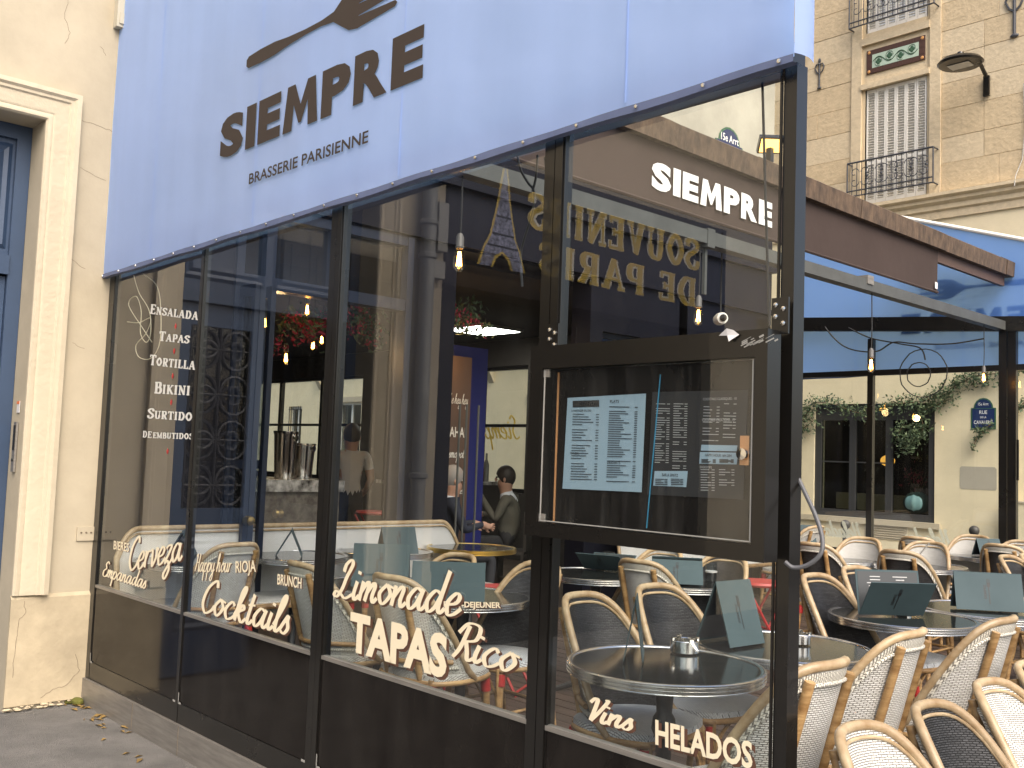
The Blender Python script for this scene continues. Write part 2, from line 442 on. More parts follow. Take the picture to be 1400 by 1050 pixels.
def catmull(pts, k=7, closed=False):
    n = len(pts); out = []
    if n == 2:
        return [((pts[0][0]*(1-t)+pts[1][0]*t), (pts[0][1]*(1-t)+pts[1][1]*t)) for t in (0, .5, 1)]
    rng = range(n if closed else n-1)
    for i in rng:
        g = (lambda j: pts[j % n]) if closed else (lambda j: pts[max(0, min(n-1, j))])
        p0, p1, p2, p3 = g(i-1), g(i), g(i+1), g(i+2)
        for q in range(k):
            t = q/k
            out.append(tuple(.5*((2*p1[c])+(-p0[c]+p2[c])*t+(2*p0[c]-5*p1[c]+4*p2[c]-p3[c])*t*t+(-p0[c]+3*p1[c]-3*p2[c]+p3[c])*t**3) for c in (0, 1)))
    if not closed: out.append(tuple(pts[-1]))
    else: out.append(out[0])
    return out
def ribbon(pts, wfun, vs, fs):
    o = len(vs); n = len(pts); d0 = len(fs)*.000012
    for i, p in enumerate(pts):
        a, b = pts[max(0, i-1)], pts[min(n-1, i+1)]
        dx, dy = b[0]-a[0], b[1]-a[1]; L = math.hypot(dx, dy) or 1
        dx /= L; dy /= L; h = wfun(dx, dy)/2
        vs += [(p[0]-dy*h, p[1]+dx*h, d0+i*.000015), (p[0]+dy*h, p[1]-dx*h, d0+i*.000015)]
    for i in range(n-1): fs.append((o+2*i, o+2*i+1, o+2*i+3, o+2*i+2))
SCRIPT = {
 'a': (1.2, [[(.85,.85),(.45,1),(.1,.5),(.3,0),(.65,.25),(.9,.95)], [(.9,1),(.82,.3),(1,0),(1.25,.25)]]),
 'b': (.95, [[(0,.3),(.42,1.6),(.4,2),(.2,1.6),(.1,.3),(.35,0),(.7,.3),(.6,.8),(.9,.85)]]),
 'c': (.95, [[(.8,.8),(.5,1),(.1,.5),(.35,0),(.7,.05),(1,.3)]]),
 'd': (1.2, [[(.85,.85),(.45,1),(.1,.5),(.3,0),(.65,.25),(.9,.95)], [(1,2),(.85,.4),(1,0),(1.25,.25)]]),
 'e': (.95, [[(.1,.45),(.6,.55),(.75,.85),(.5,1),(.15,.55),(.3,.02),(.65,.05),(1,.35)]]),
 'h': (1.05, [[(0,.3),(.42,1.6),(.4,2),(.2,1.6),(.12,0)], [(.13,.3),(.45,.95),(.7,.9),(.68,.3),(.8,0),(1.05,.25)]]),
 'i': (.5, [[(.15,.95),(.1,.3),(.25,0),(.5,.25)], [(.10,1.40),(.26,1.40)], [(.18,1.32),(.18,1.48)]]),
 'k': (1.0, [[(0,.3),(.42,1.6),(.4,2),(.2,1.6),(.12,0)], [(.15,.45),(.5,.95),(.65,.75),(.3,.5),(.55,.1),(.75,0),(1,.25)]]),
 'l': (.55, [[(0,.3),(.42,1.5),(.4,2),(.2,1.6),(.15,.3),(.3,0),(.55,.25)]]),
 'm': (1.3, [[(.1,1),(.1,0)], [(.1,.4),(.4,.95),(.55,.85),(.5,0)], [(.52,.4),(.85,.95),(1,.8),(.95,.3),(1.1,0),(1.3,.25)]]),
 'n': (1.0, [[(.1,1),(.1,0)], [(.1,.4),(.45,.95),(.65,.85),(.6,.3),(.75,0),(1,.25)]]),
 'o': (1.0, [[(.5,1),(.12,.5),(.45,0),(.85,.5),(.5,1)], [(.6,.95),(1,.85)]]),
 'p': (.95, [[(.1,1),(.05,-1)], [(.1,.5),(.45,1),(.8,.6),(.5,0),(.12,.15)]]),
 'r': (.72, [[(.1,1),(.1,0)], [(.1,.45),(.35,.9),(.65,.9)]]),
 's': (.68, [[(0,.2),(.35,.95),(.4,.7),(.55,.3),(.35,0),(.05,.12)]]),
 't': (.55, [[(.25,1.7),(.15,.3),(.3,0),(.55,.25)], [(-.05,1.05),(.5,1.1)]]),
 'u': (1.0, [[(.1,1),(.08,.3),(.3,0),(.6,.3),(.7,1)], [(.7,1),(.68,.3),(.8,0),(1.05,.25)]]),
 'v': (.85, [[(0,.9),(.15,.95),(.25,.3),(.35,0),(.7,.5),(.7,1),(.9,.85)]]),
 'y': (1.0, [[(.1,1),(.08,.3),(.3,0),(.6,.3),(.7,1)], [(.7,1),(.6,-.6),(.3,-1),(.1,-.7),(.6,-.1),(1,.25)]]),
 'z': (.8, [[(.05,.85),(.3,1),(.65,.9),(.1,.05),(.4,.1),(.65,-.4),(.3,-.9),(.1,-.6),(.9,.2)]]),
 'C': (1.15, [[(1.1,1.6),(.9,2),(.3,1.5),(.1,.6),(.5,0),(1,.2),(1.2,.5)]]),
 'L': (1.2, [[(.2,1.35),(.25,1.75),(.55,2),(.72,1.75),(.5,1.1),(.36,.45),(.12,.04),(-.12,.1),(-.02,.3),(.35,.18),(.75,0),(1.2,.25)]]),
 'R': (1.25, [[(.5,1.9),(.35,.6),(.1,0)], [(0,1.4),(.4,2),(1.1,1.9),(1.1,1.2),(.5,1)], [(.55,1.05),(.8,.5),(1,0),(1.3,.2)]]),
 'V': (1.0, [[(-.1,1.5),(.1,1.9),(.3,1.85),(.36,1.3),(.38,.5),(.4,.0)], [(.4,0),(.7,.8),(.95,1.6),(1.0,1.95),(.82,1.9)]]),
 'E': (1.05, [[(1,1.7),(.7,2),(.35,1.6),(.6,1.1),(.15,.7),(.2,.1),(.7,0),(1.05,.35)]]),
 'H': (1.25, [[(.1,1.7),(.4,1.95),(.3,.8),(.1,0)], [(1.1,2),(.95,.8),(1.05,0),(1.25,.2)], [(.3,1),(1,1.05)]]),
 'S': (1.0, [[(.9,1.7),(.6,2),(.3,1.5),(.75,.7),(.5,0),(0,.2)]]),
 'T': (.9, [[(.0,1.7),(.3,1.95),(1.1,1.9)], [(.6,1.9),(.45,.5),(.3,0),(.05,.15)]]),
 ' ': (.5, []),
}
def script_geo(s, wt=.26, slant=.32):
    vs, fs = [], []; x = 0
    for ch in s:
        adv, st = SCRIPT[ch]
        for k, p in enumerate(st):
            q = [(a+x+slant*b, b) for a, b in catmull(p)]
            ribbon(q, lambda dx, dy: wt*(.42+.58*abs(dy)**1.5), vs, fs)
        x += adv
    return vs, fs
SER = {}
def _ser():
    T, t, sf = .19, .085, .085
    stem = lambda x: [('T', [(x,0),(x,1)]), ('t', [(x-.15,1-sf/2),(x+.15,1-sf/2)]), ('t', [(x-.15,sf/2),(x+.15,sf/2)])]
    SER.update({
     'I': (.42, stem(.2)), 'S': (.68, [('c', [(.58,.72),(.56,.9),(.34,.96),(.12,.78),(.3,.57),(.5,.43),(.58,.24),(.36,.04),(.14,.1),(.1,.3)])]),
     'O': (.82, [('o', [(.4,.96),(.12,.5),(.4,.04),(.68,.5)])]),
     'U': (.82, [('T', [(.2,1),(.2,.35)]), ('c', [(.2,.4),(.26,.1),(.42,.04),(.6,.15),(.64,.45)]), ('t', [(.64,.4),(.64,1)]), ('t', [(.05,.96),(.36,.96)]), ('t', [(.5,.96),(.78,.96)])]),
     'V': (.78, [('T', [(.16,1),(.4,.02)]), ('t', [(.4,.02),(.64,1)]), ('t', [(0,.96),(.32,.96)]), ('t', [(.5,.96),(.78,.96)])]),
     'E': (.68, stem(.2)+[('t', [(.2,.96),(.6,.96)]), ('t', [(.2,.04),(.62,.04)]), ('t', [(.2,.52),(.46,.52)]), ('t', [(.59,1),(.59,.78)]), ('t', [(.61,0),(.61,.24)]), ('t', [(.46,.4),(.46,.64)])]),
     'N': (.84, [('t', [(.17,0),(.17,1)]), ('T', [(.17,.98),(.66,.02)]), ('t', [(.66,0),(.66,1)]), ('t', [(.02,.96),(.25,.96)]), ('t', [(.03,.04),(.32,.04)]), ('t', [(.52,.96),(.81,.96)])]),
     'R': (.80, stem(.2)+[('c', [(.2,.96),(.5,.95),(.6,.75),(.5,.54),(.2,.52)]), ('T', [(.38,.52),(.62,.02)]), ('t', [(.56,.04),(.76,.04)])]),
     'P': (.70, stem(.2)+[('c', [(.2,.96),(.5,.95),(.6,.72),(.5,.48),(.2,.46)])]),
     'B': (.72, stem(.2)+[('c', [(.2,.96),(.48,.95),(.56,.76),(.46,.54),(.2,.53)]), ('c', [(.2,.53),(.52,.52),(.63,.28),(.52,.05),(.2,.04)])]),
     'D': (.82, stem(.2)+[('c', [(.2,.96),(.5,.92),(.68,.5),(.5,.08),(.2,.04)])]),
     'A': (.84, [('t', [(.12,0),(.4,1)]), ('T', [(.4,1),(.68,0)]), ('t', [(.22,.34),(.58,.34)]), ('t', [(0,.04),(.26,.04)]), ('t', [(.54,.04),(.84,.04)])]),
     'T': (.72, [('T', [(.36,0),(.36,1)]), ('t', [(.04,.96),(.68,.96)]), ('t', [(.2,.04),(.52,.04)]), ('t', [(.06,1),(.06,.76)]), ('t', [(.66,1),(.66,.76)])]),
     'L': (.66, stem(.2)+[('t', [(.2,.04),(.6,.04)]), ('t', [(.59,0),(.59,.28)])]),
     'K': (.80, stem(.2)+[('t', [(.22,.42),(.62,.98)]), ('T', [(.34,.58),(.66,.02)]), ('t', [(.5,.96),(.76,.96)]), ('t', [(.54,.04),(.8,.04)])]),
     'M': (.98, [('t', [(.15,0),(.15,1)]), ('T', [(.15,1),(.48,.05)]), ('t', [(.48,.05),(.8,1)]), ('T', [(.8,0),(.8,1)]), ('t', [(.02,.04),(.3,.04)]), ('t', [(.64,.04),(.96,.04)]), ('t', [(.02,.96),(.2,.96)]), ('t', [(.76,.96),(.96,.96)])]),
     ' ': (.45, [])})
_ser()
def serif_geo(s, grow=0.0):
    vs, fs = [], []; x = 0
    for i, ch in enumerate(s):
        k = 1
        if ch.islower(): k = .78
        adv, st = SER[ch.upper()]
        for kind, p in st:
            q = [(a*k+x, b*k) for a, b in p]
            if kind == 'o': pts = catmull(q, 8, True)
            elif kind == 'c': pts = catmull(q, 6)
            else: pts = catmull(q)
            wf = {'T': lambda dx, dy: .19*k+grow, 't': lambda dx, dy: .085*k+grow, 'c': lambda dx, dy: (.085+.115*abs(dy))*k+grow, 'o': lambda dx, dy: (.085+.12*abs(dy))*k+grow}[kind]
            ribbon(pts, wf, vs, fs)
        x += (adv+.05)*k
    return vs, fs
def heavy_geo(s):
    """heavy poster capitals; each letter is fitted to its own cell"""
    W = {'S': .92, 'I': .36, 'E': .80, 'M': 1.14, 'P': .86, 'R': .92}
    vs, fs = [], []; x = 0
    for ch in s:
        if ch == 'M':
            g = [(0,0),(.27,0),(.30,.55),(.46,.12),(.54,.12),(.70,.55),(.73,0),(1,0),(.90,1),(.68,1),(.50,.52),(.32,1),(.10,1)]; f = [tuple(range(len(g)))]
        else: g, f = text_geo(ch, .055)
        x0, x1 = min(v[0] for v in g), max(v[0] for v in g); y0, y1 = min(v[1] for v in g), max(v[1] for v in g); o = len(vs)
        vs += [(x+(a-x0)/(x1-x0)*W[ch], (b-y0)/(y1-y0)) for a, b in g]; fs += [tuple(o+i for i in q) for q in f]
        x += W[ch]+.10
    return vs, fs
def fit(mb, geo, O, U, V, w=None, h=None, ref=None):
    """lay 2D geometry on a plane: O = lower left, U, V unit axes, w x h = size; ref = y-range counted as h"""
    vs, fs = geo
    x0, x1 = min(v[0] for v in vs), max(v[0] for v in vs)
    y0, y1 = ref if ref else (min(v[1] for v in vs), max(v[1] for v in vs))
    sx = w/(x1-x0) if w else h/(y1-y0)
    sy = h/(y1-y0) if h else sx
    O, U, V = Vector(O), Vector(U), Vector(V); N = U.cross(V)
    return mb.add([O+U*((v[0]-x0)*sx)+V*((v[1]-y0)*sy)+N*(v[2] if len(v) > 2 else 0) for v in vs], fs)

# ================================================================== THE SETTING
DZ = .15   # raised terrace floor
g = MB(); g.box(-90, 90, -90, 120, -.3, 0)
struct(g.build('pavement', M['asphalt'], smooth=0))
g = MB(); g.box(7.6, 16, -90, 90, 0, .004); g.box(-90, 90, 9.6, 13.6, 0, .004)
struct(g.build('road', M['road'], smooth=0))
g = MB()
for k in range(40): g.box(7.45, 7.6, -20+k*1.0, -20+k*1.0+.985, 0, .03)
struct(g.build('kerb', M['curb'], smooth=0))

deck = MB(); deck.box(.0, 4.87, .06, 8.0, .01, DZ-.03)
deck = struct(deck.build('terrace_deck', M['dark'], smooth=0))
pl = MB().box(0, 4.87, 0, .108, DZ-.03, DZ).mesh('plank', M['deck'], 0)
for k in range(68): inst('plank', pl, deck, (0, .065+k*.1165, random.uniform(-.0015, .0015)))

# loose litter along the foot of the screen
for k in range(26):
    x = .03+random.random()**1.3*1.5; y = -.03-random.random()*.10*(1+x)
    lf = MB(); a = random.random()*6.28; L = random.uniform(.015, .045)
    d = Vector((math.cos(a), math.sin(a), 0)); n = Vector((-d.y, d.x, 0))
    c = Vector((x, y, .004))
    lf.add([c-d*L, c+n*L*.35+Vector((0,0,.006)), c+d*L, c-n*L*.35+Vector((0,0,.009))], [(0,1,2),(0,2,3)])
    stuff_leaf = lf.build('dry_leaf', M['leafdry'], None, 0)
    tag(stuff_leaf, 'small dry brown leaf on the pavement along the steel base', 'leaf', 'dry leaves at the foot of the glass screen')
ms = MB(); ms.ball((.05, -.06, .02), .045, 9, 5, (1.2, .8, .5)); ms.ball((.0, -.09, .012), .03, 8, 5, (1, 1, .5))
tag(ms.build('moss_clump', M['moss']), 'yellow green clump of moss in the corner of wall and steel base', 'moss')

# ================================================================== LEFT BUILDING (door, plaster wall)
DY0, DY1, DTOP = -.467, -2.02, 3.54      # door opening
lb = thing('plaster_house', 'cream plastered house front with a tall blue door left of the awning', 'building')
wl = MB()
wl.box(-.5, 0, DY0, .0, .0, 12)
wl.box(-.5, 0, -2.68, DY1, 0, 12)
wl.box(-.5, 0, DY1, DY0, DTOP, 12)
wl.box(-.5, 0, -16, -2.68, 4.15, 12)
wl = wl.build('wall', M['plaster'], lb, 0)
# plinth, slightly proud, with a chipped lower edge
ph = MB(); ph.box(.0005, .022, -.47, -.002, .03, .655)
ph.prism([(.0005,-.47,.655),(.0005,-.47,.675),(.022,-.47,.655)], (0,.468,0))
ph.build('plinth', M['plinth'], lb, 0)
MB().box(.0005, .022, -2.68, DY1, .03, .655).build('plinth', M['plinth'], lb, 0)
rb = MB()
for k in range(34):
    y = -.46+random.random()*.45; s = random.uniform(.006, .016)
    rb.ball((.01+random.random()*.03, y, .008+random.random()*.02), s, 6, 4, (1, random.uniform(.8,1.8), .5))
stuff(rb.build('crumbled_render', M['plinth'], lb))
# moulded door surround: stepped profile running up, across and down
def surround(name, y0, y1, ztop, wdt, par, mt, zbot=.675, X=0.0):
    prof = [(0,.0), (0,.05), (.03,.058), (.045,.045), (.06,.045), (.07,.035), (.14,.03), (.155,.022), (.175,.03), (wdt-.01,.03), (wdt,.018), (wdt,0)]
    mb = MB()
    def sec(corner_pts):
        o = len(mb.v); n = len(prof)
        for ring in corner_pts:
            for p in ring: mb.v.append(tuple(p))
        for i in range(len(corner_pts)-1):
            for k in range(n-1): mb.face((o+i*n+k, o+i*n+k+1, o+(i+1)*n+k+1, o+(i+1)*n+k))
        mb.face([o+k for k in range(n)]); mb.face([o+(len(corner_pts)-1)*n+k for k in reversed(range(n))])
    # d = distance from the outer edge inwards
    ringA = [Vector((X+h, y1+wdt-d, zbot)) for d, h in prof]
    ringB = [Vector((X+h, y1+wdt-d, ztop+wdt-d)) for d, h in prof]
    ringC = [Vector((X+h, y0-wdt+d, ztop+wdt-d)) for d, h in prof]
    ringD = [Vector((X+h, y0-wdt+d, zbot)) for d, h in prof]
    sec([ringA, ringB, ringC, ringD])
    return mb.build(name, mt, par, 30)
surround('door_surround', DY1, DY0, DTOP, .195, lb, M['trimstone'])
# cracks in the render
ck = MB()
def crack(pts, r=.0009):
    q = []
    for a, b in zip(pts, pts[1:]):
        for t in range(6):
            k = t/6; q.append((.0008, a[0]*(1-k)+b[0]*k+random.uniform(-.006,.006), a[1]*(1-k)+b[1]*k+random.uniform(-.006,.006)))
    ck.tube(q, r, 4)
crack([(-.26,3.60),(-.12,3.58),(-.005,3.575)])
crack([(-.38,4.35),(-.40,4.22),(-.36,4.12),(-.385,4.03)])
crack([(-.17,4.1),(-.12,4.04)]); crack([(-.27,2.72),(-.15,2.66)])
crack([(-.24,3.3),(-.05,3.24)],.0007); crack([(-.22,2.2),(-.12,2.16)],.0007)
ck2 = MB(); ck, ck2 = ck2, ck
ck2.build('crack', M['crack'], lb)
ck.v, ck.f, ck.mi = [], [], []
def crackp(pts, X):
    q = []
    for a, b in zip(pts, pts[1:]):
        for t in range(5):
            k = t/5; q.append((X, a[0]*(1-k)+b[0]*k+random.uniform(-.005,.005), a[1]*(1-k)+b[1]*k+random.uniform(-.005,.005)))
    ck.tube(q, .0011, 4)
crackp([(-.40,.64),(-.385,.57),(-.42,.53),(-.43,.38),(-.435,.15)], .0228)
crackp([(-.08,.30),(-.05,.2),(-.12,.12),(-.2,.1),(-.28,.05)], .0228)
ck.build('crack', M['crack'], lb)
bpm = MB(); bpm.box(.0005, .012, -.115, -.012, .985, 1.07)
bp_ = bpm.build('patch_plate', M['plaster'], lb, 0)
for yy in (-.09, -.06, -.03):
    MB().lathe([(.006,0),(.006,.004)], 8, (.012, yy, 1.035), (1,0,0)).build('screw', M['crack'], bp_)
# the blue double door with moulded transom and iron grilles
dr = thing('entrance_door', 'tall blue painted double door with iron grilles in the cream wall', 'door', (0,0,0))
DX = -.24
fr_ = MB(); fr_.box(DX-.06, DX+.02, DY0-.085, DY0-.002, 0, DTOP-.002); fr_.box(DX-.06, DX+.02, DY1+.002, DY1+.085, 0, DTOP-.002)
fr_.box(DX-.06, DX+.02, DY1+.085, DY0-.085, DTOP-.09, DTOP-.002); fr_.box(DX-.06, DX+.035, DY1+.085, DY0-.085, 2.60, 2.72)
fr_.build('door_frame', M['doorblue'], dr, 0)
def panel(x, y0, y1, z0, z1, par, name='panel', steps=((0,.0),(.025,.018),(.05,.006),(.075,.02),(.10,.012))):
    mb = MB(); n = len(steps)
    for d, h in steps:
        for (y, z) in ((y0+d, z0+d), (y1-d, z0+d), (y1-d, z1-d), (y0+d, z1-d)): mb.v.append((x+h, y, z))
    for i in range(n-1):
        for k in range(4):
            mb.face((i*4+k, i*4+(k+1) % 4, (i+1)*4+(k+1) % 4, (i+1)*4+k))
    mb.face([(n-1)*4+k for k in range(4)])
    return mb.build(name, M['doorblue'], par, 25)
mid = (DY0+DY1)/2
bk = MB(); bk.box(DX-.05, DX-.012, DY1+.085, DY0-.085, 2.72, DTOP-.09); bk.build('transom', M['doorblue'], dr, 0)
panel(DX-.012, mid+.03, DY0-.10, 2.76, 3.42, dr); panel(DX-.012, DY1+.10, mid-.03, 2.76, 3.42, dr)
for s in (0, 1):
    a, b = (mid+.004, DY0-.088) if s == 0 else (DY1+.088, mid-.004)
    lf = MB()
    lf.box(DX-.05, DX-.012, a, b, .02, .30); lf.box(DX-.05, DX-.012, a, b, .98, 1.16); lf.box(DX-.05, DX-.012, a, b, 2.44, 2.59)
    for (p, q) in ((a, a+.11), (b-.11, b)): lf.box(DX-.05, DX-.012, p, q, .30, .98); lf.box(DX-.05, DX-.012, p, q, 1.16, 2.44)
    lf.box(DX-.045, DX-.03, a+.11, b-.11, .30, .98)
    lf = lf.build('door_leaf', M['doorblue'], dr, 0)
    if s == 1:      # the left leaf stands open into the hall
        hg = Vector((DX-.05, a, 0)); lf.matrix_world = Matrix.Translation(hg) @ Matrix.Rotation(R(84), 4, 'Z') @ Matrix.Translation(-hg)
    panel(DX-.03, a+.12, b-.12, .32, .96, lf)
    MB().box(DX-.045, DX-.04, a+.11, b-.11, 1.16, 2.44).build('door_glass', M['winglass'], lf, 0)
    gr = MB(); cy = (a+b)/2; hw = (b-a)/2-.12
    for zc in [1.16+.16+i*.32 for i in range(4)]:
        for sy in (-1, 1):
            for sz in (-1, 1):
                pts = []
                for i in range(22):
                    t = i/21; an = t*4.4*PI/2*1.3; rr = .135*(1-t*.78)
                    pts.append((DX-.02, cy+sy*(hw*.5+rr*math.cos(an)*.95-.0), zc+sz*(.02+rr*math.sin(an))))
                gr.tube(pts, .0105, 5)
        gr.tube([(DX-.02, cy-hw, zc), (DX-.02, cy+hw, zc)], .009, 5)
    for yy in (-hw, -hw*.5, 0, hw*.5, hw): gr.tube([(DX-.02, cy+yy, 1.16), (DX-.02, cy+yy, 2.44)], .009, 5)
    gr.build('iron_grille', M['iron'], lf)
    MB().lathe([(.035,0),(.035,.01),(.02,.03),(.038,.05),(.03,.07),(.0,.075)], 14, (DX-.012, a+.07 if s == 0 else b-.07, 1.07), (1,0,0)).build('door_knob', M['brass'], lf)
hl = MB(); hl.box(-3.0, -2.95, DY1-.3, DY0+.3, 0, DTOP); hl.box(-2.95, -.501, DY1-.3, DY1-.25, 0, DTOP); hl.box(-2.95, -.501, DY0+.25, DY0+.3, 0, DTOP); hl.box(-2.95, -.501, DY1-.25, DY0+.25, DTOP-.1, DTOP)
hl.build('dark_hall', M['dark'], dr, 0)
# intercom and sticker in the right-hand reveal
ic = thing('intercom', 'narrow steel intercom plate with a camera eye in the door reveal', 'intercom', (-.10, DY0-.004, 1.55))
MB().box(-.025, .025, -.012, 0, -.15, .15).build('plate', M['steel'], ic, 0)
MB().box(-.014, .014, -.016, -.0125, -.02, .13).build('display', M['blackglass'], ic, 0)
MB().lathe([(.009,0),(.009,.006)], 10, (0,-.0125,-.08), (0,-1,0)).build('button', M['black'], ic)
st = thing('door_sticker', 'small white notice with an orange head above the intercom', 'sticker', (-.10, DY0-.003, 1.80))
MB().box(-.025, .025, -.003, 0, -.045, .025).build('sheet', M['paper'], st, 0)
MB().box(-.025, .025, -.0045, -.0032, .008, .025).build('orange_head', M['orange'], st, 0)
# grey junction box at the corner of the wall, high up
jb = thing('junction_box', 'beige and grey electrical boxes on the wall beside the awning top', 'electrical box', (.0, .0, 4.36))
MB().box(.001, .06, -.10, -.02, -.12, .30).build('box', M['plasticbeige'], jb, 0)
MB().box(.0, .07, -.019, .04, -.02, .22).build('socket_cover', M['plasticgrey'], jb, 0)
MB().box(.0605, .068, -.085, -.03, -.10, -.03).build('lid', M['plasticbeige'], jb, 0)

# drain pipe and the souvenir shop further along the same front (they show in the glass)
dp = thing('drain_pipe', 'grey zinc downpipe with collars on the wall, mirrored in the glass', 'pipe', (.09, -2.45, 0))
MB().tube([(0,0,0),(0,0,11)], .062, 14).build('tube', M['pipe'], dp)
for z in (1.4, 3.15, 3.42, 6): MB().lathe([(.065,0),(.078,.01),(.078,.04),(.065,.05)], 14, (0,0,z)).build('collar', M['pipe'], dp)
ab = thing('alarm_box', 'pale upright alarm box and small junction box beside the souvenir shop sign', 'electrical box', (.0, -2.60, 3.02))
MB().box(.001, .09, -.05, .05, .22, .62).build('cover', M['plasticgrey'], ab, 0); MB().box(.001, .07, -.05, .06, 0, .14).build('junction', M['plasticgrey'], ab, 0)
sh = thing('souvenir_shop', 'dark souvenir shop front with gilt lettering, mirrored in the glass screen', 'shop')
MB().box(-.5, .03, -6.6, -2.69, 3.0, 4.15).build('fascia', M['shopfascia'], sh, 0)
def fascia_text(s, ya, yb, z0, z1):
    # reads left to right for someone facing the wall from the street: +Y is to the right
    for grow, mt, off in ((.085, 'goldedge', .036), (0, 'gold', .040)):
        mb = MB(); fit(mb, serif_geo(s, grow), (off, ya, z0), (0,1,0), (0,0,1), yb-ya, z1-z0)
        mb.build('lettering', M[mt], sh, 0)
fascia_text('SOUVENIRS', -6.12, -3.58, 3.62, 3.96)
fascia_text('DE PARIS', -6.06, -3.74, 3.23, 3.54)
tw = MB(); tc_ = -3.30
def tower_poly(gx):
    L = [(.26+gx,0),(.20+gx,.16),(.13+gx,.28),(.125+gx,.31),(.085+gx,.46),(.05+gx,.62),(.03+gx,.76),(.018+gx,.82),(.006+gx,.88)]
    return L
for gx, off, mt in ((.022, .034, 'gold'), (0, .038, 'towergrey')):
    tw = MB(); L = tower_poly(gx); z0 = 3.21
    for sgn in (-1, 1):
        tw.prism([(off, tc_+sgn*L[0][0], z0), (off, tc_+sgn*(.13-gx), z0), (off, tc_+sgn*(.09-gx), z0+.1-gx), (off, tc_, z0+.155-gx), (off, tc_, z0+.3), (off, tc_+sgn*L[2][0], z0+.28), (off, tc_+sgn*L[1][0], z0+.16)], (.003,0,0))
    tw.prism([(off, tc_+a, z0+b-.0005) for a, b in L[2:]]+[(off, tc_-a, z0+b-.0005) for a, b in reversed(L[2:])], (.0028,0,0))
    tw.build('tower_sign', M[mt], sh, 0)
bnd = MB()
for z, hw in ((3.21+.285,.125), (3.21+.44,.08), (3.21+.18,.18)): bnd.box(.042, .044, tc_-hw, tc_+hw, z, z+.016)
bnd.build('tower_band', M['shopfascia'], sh, 0)
MB().box(-.30, -.26, -6.6, -2.69, .5, 3.0).build('shop_window', M['shopglass'], sh, 0)
sp = MB()
for y in (-2.74, -4.2, -5.4, -6.58): sp.box(-.26, -.12, y-.04, y+.04, .5, 3.0)
sp.build('window_post', M['shopfascia'], sh, 0)
MB().box(-.35, .0, -6.6, -2.69, 0, .5).build('stall_riser', M['shopfascia'], sh, 0)
stripm = MB(); stripm.box(.031, .05, -6.5, -2.7, 2.99, 3.02); stripm.build('edge_trim', M['shopfascia'], sh, 0)
lb2 = thing('neighbour_house', 'cream house front beyond the souvenir shop, outside the picture', 'building')
MB().box(-.5, 0, -16, -6.6, 0, 4.15).build('wall', M['plaster'], lb2, 0)

# ================================================================== NEAR GLASS SCREEN
SCR_H = 2.76
XR = 4.877
scr = thing('glass_screen', 'black framed glass screen closing the near end of the cafe terrace', 'screen', (0,0,0))
MB().box(-.004, XR+.02, -.028, .05, 0, .152).build('steel_base', M['steel'], scr, 0)
for xx in (.78, 1.36, 2.6, 3.8): MB().box(xx, xx+.003, -.0295, -.0275, .004, .150).build('base_joint', M['crack'], scr, 0)
posts = [(.0,.078), (1.272,1.302), (2.548,2.632), (3.900,3.985), (4.836,XR)]
for i, (a, b) in enumerate(posts):
    d0 = -.012
    p = MB()
    if i in (2, 3):
        p.box(a, a+.043, d0, .04, .152, SCR_H); p.box(a+.049, b, d0-.003, .037, .152, SCR_H); p.box(a+.043, a+.049, -.004, .03, .152, SCR_H)
    else: p.box(a, b, d0 if i < 4 else 0.0, .03 if i < 4 else .055, .152, SCR_H-.02 if i < 4 else 2.73)
    p.build('post', M['black'], scr, 0)
edges = [(.078,1.272), (1.302,2.548), (2.632,3.900), (3.985,4.836)]
panes = []
for a, b in edges:
    MB().box(a+.001, b-.001, -.010, .03, .153, .255).build('bottom_rail', M['black'], scr, 0)
    MB().box(a+.001, b-.001, -.006, .016, .256, .705).build('lower_panel', M['blackglass'], scr, 0)
    MB().box(a+.001, b-.001, -.010, .020, .706, .722).build('glazing_bar', M['steel'], scr, 0)
    MB().box(a+.012, b-.012, -.008, .03, SCR_H-.03, SCR_H).build('top_rail', M['black'], scr, 0)
    panes.append(MB().box(a+.001, b-.001, .0, .008, .7225, SCR_H-.031).build('glass_pane', M['glass'], scr, 0))
    for q_ in (a+.001, b-.007): MB().box(q_, q_+.006, -.009, -.001, .256, SCR_H-.031).build('glazing_bead', M['black'], scr, 0)
MB().box(-.0, 4.83, .055, .12, SCR_H-.02, SCR_H+.06).build('head_beam', M['black'], scr, 0)
# corner sealant smears
sl = MB()
for a, b in edges:
    for x in (a+.004, b-.03): sl.box(x, x+.03, -.0122, -.0112, .252, .262)
    sl.box(a+.003, a+.009, -.0122, -.0112, .255, .31)
sl.build('sealant', M['plasticgrey'], scr, 0)
# vinyl words on the panes
YV = -.0015
def word(px0, py0, px1, py1, capH, geo, pane, mt='cream', shadow=True, ref=None, sh_off=.008):
    A, B = onY(px0, py0, YV), onY(px1, py1, YV)
    U = (B-A); wd = U.length; U.normalize(); V = Vector((-U.z, 0, U.x))
    top = onY(px0, py0-capH, YV); h = (top-A).length
    par = panes[pane]
    if shadow:
        mb = MB(); fit(mb, geo, A+Vector((sh_off,0,-sh_off*.8)), U, V, wd, h, ref); mb.build('lettering_shade', M['creamshadow'], par, 0)
    mb = MB(); fit(mb, geo, A+Vector((0,-.004 if shadow else 0,0)), U, V, wd, h, ref); mb.build('lettering', M[mt], par, 0)
S = lambda s, w=.26: script_geo(s, w)
B_ = lambda s, b=.035: text_geo(s, b)
word(456, 815, 634, 843, 52, S('Limonade'), 2, ref=(0,2))
word(478, 890, 611, 929, 55, B_('TAPAS', .045), 2, sh_off=.012)
word(618, 897, 712, 922, 50, S('Rico'), 2, ref=(0,2))
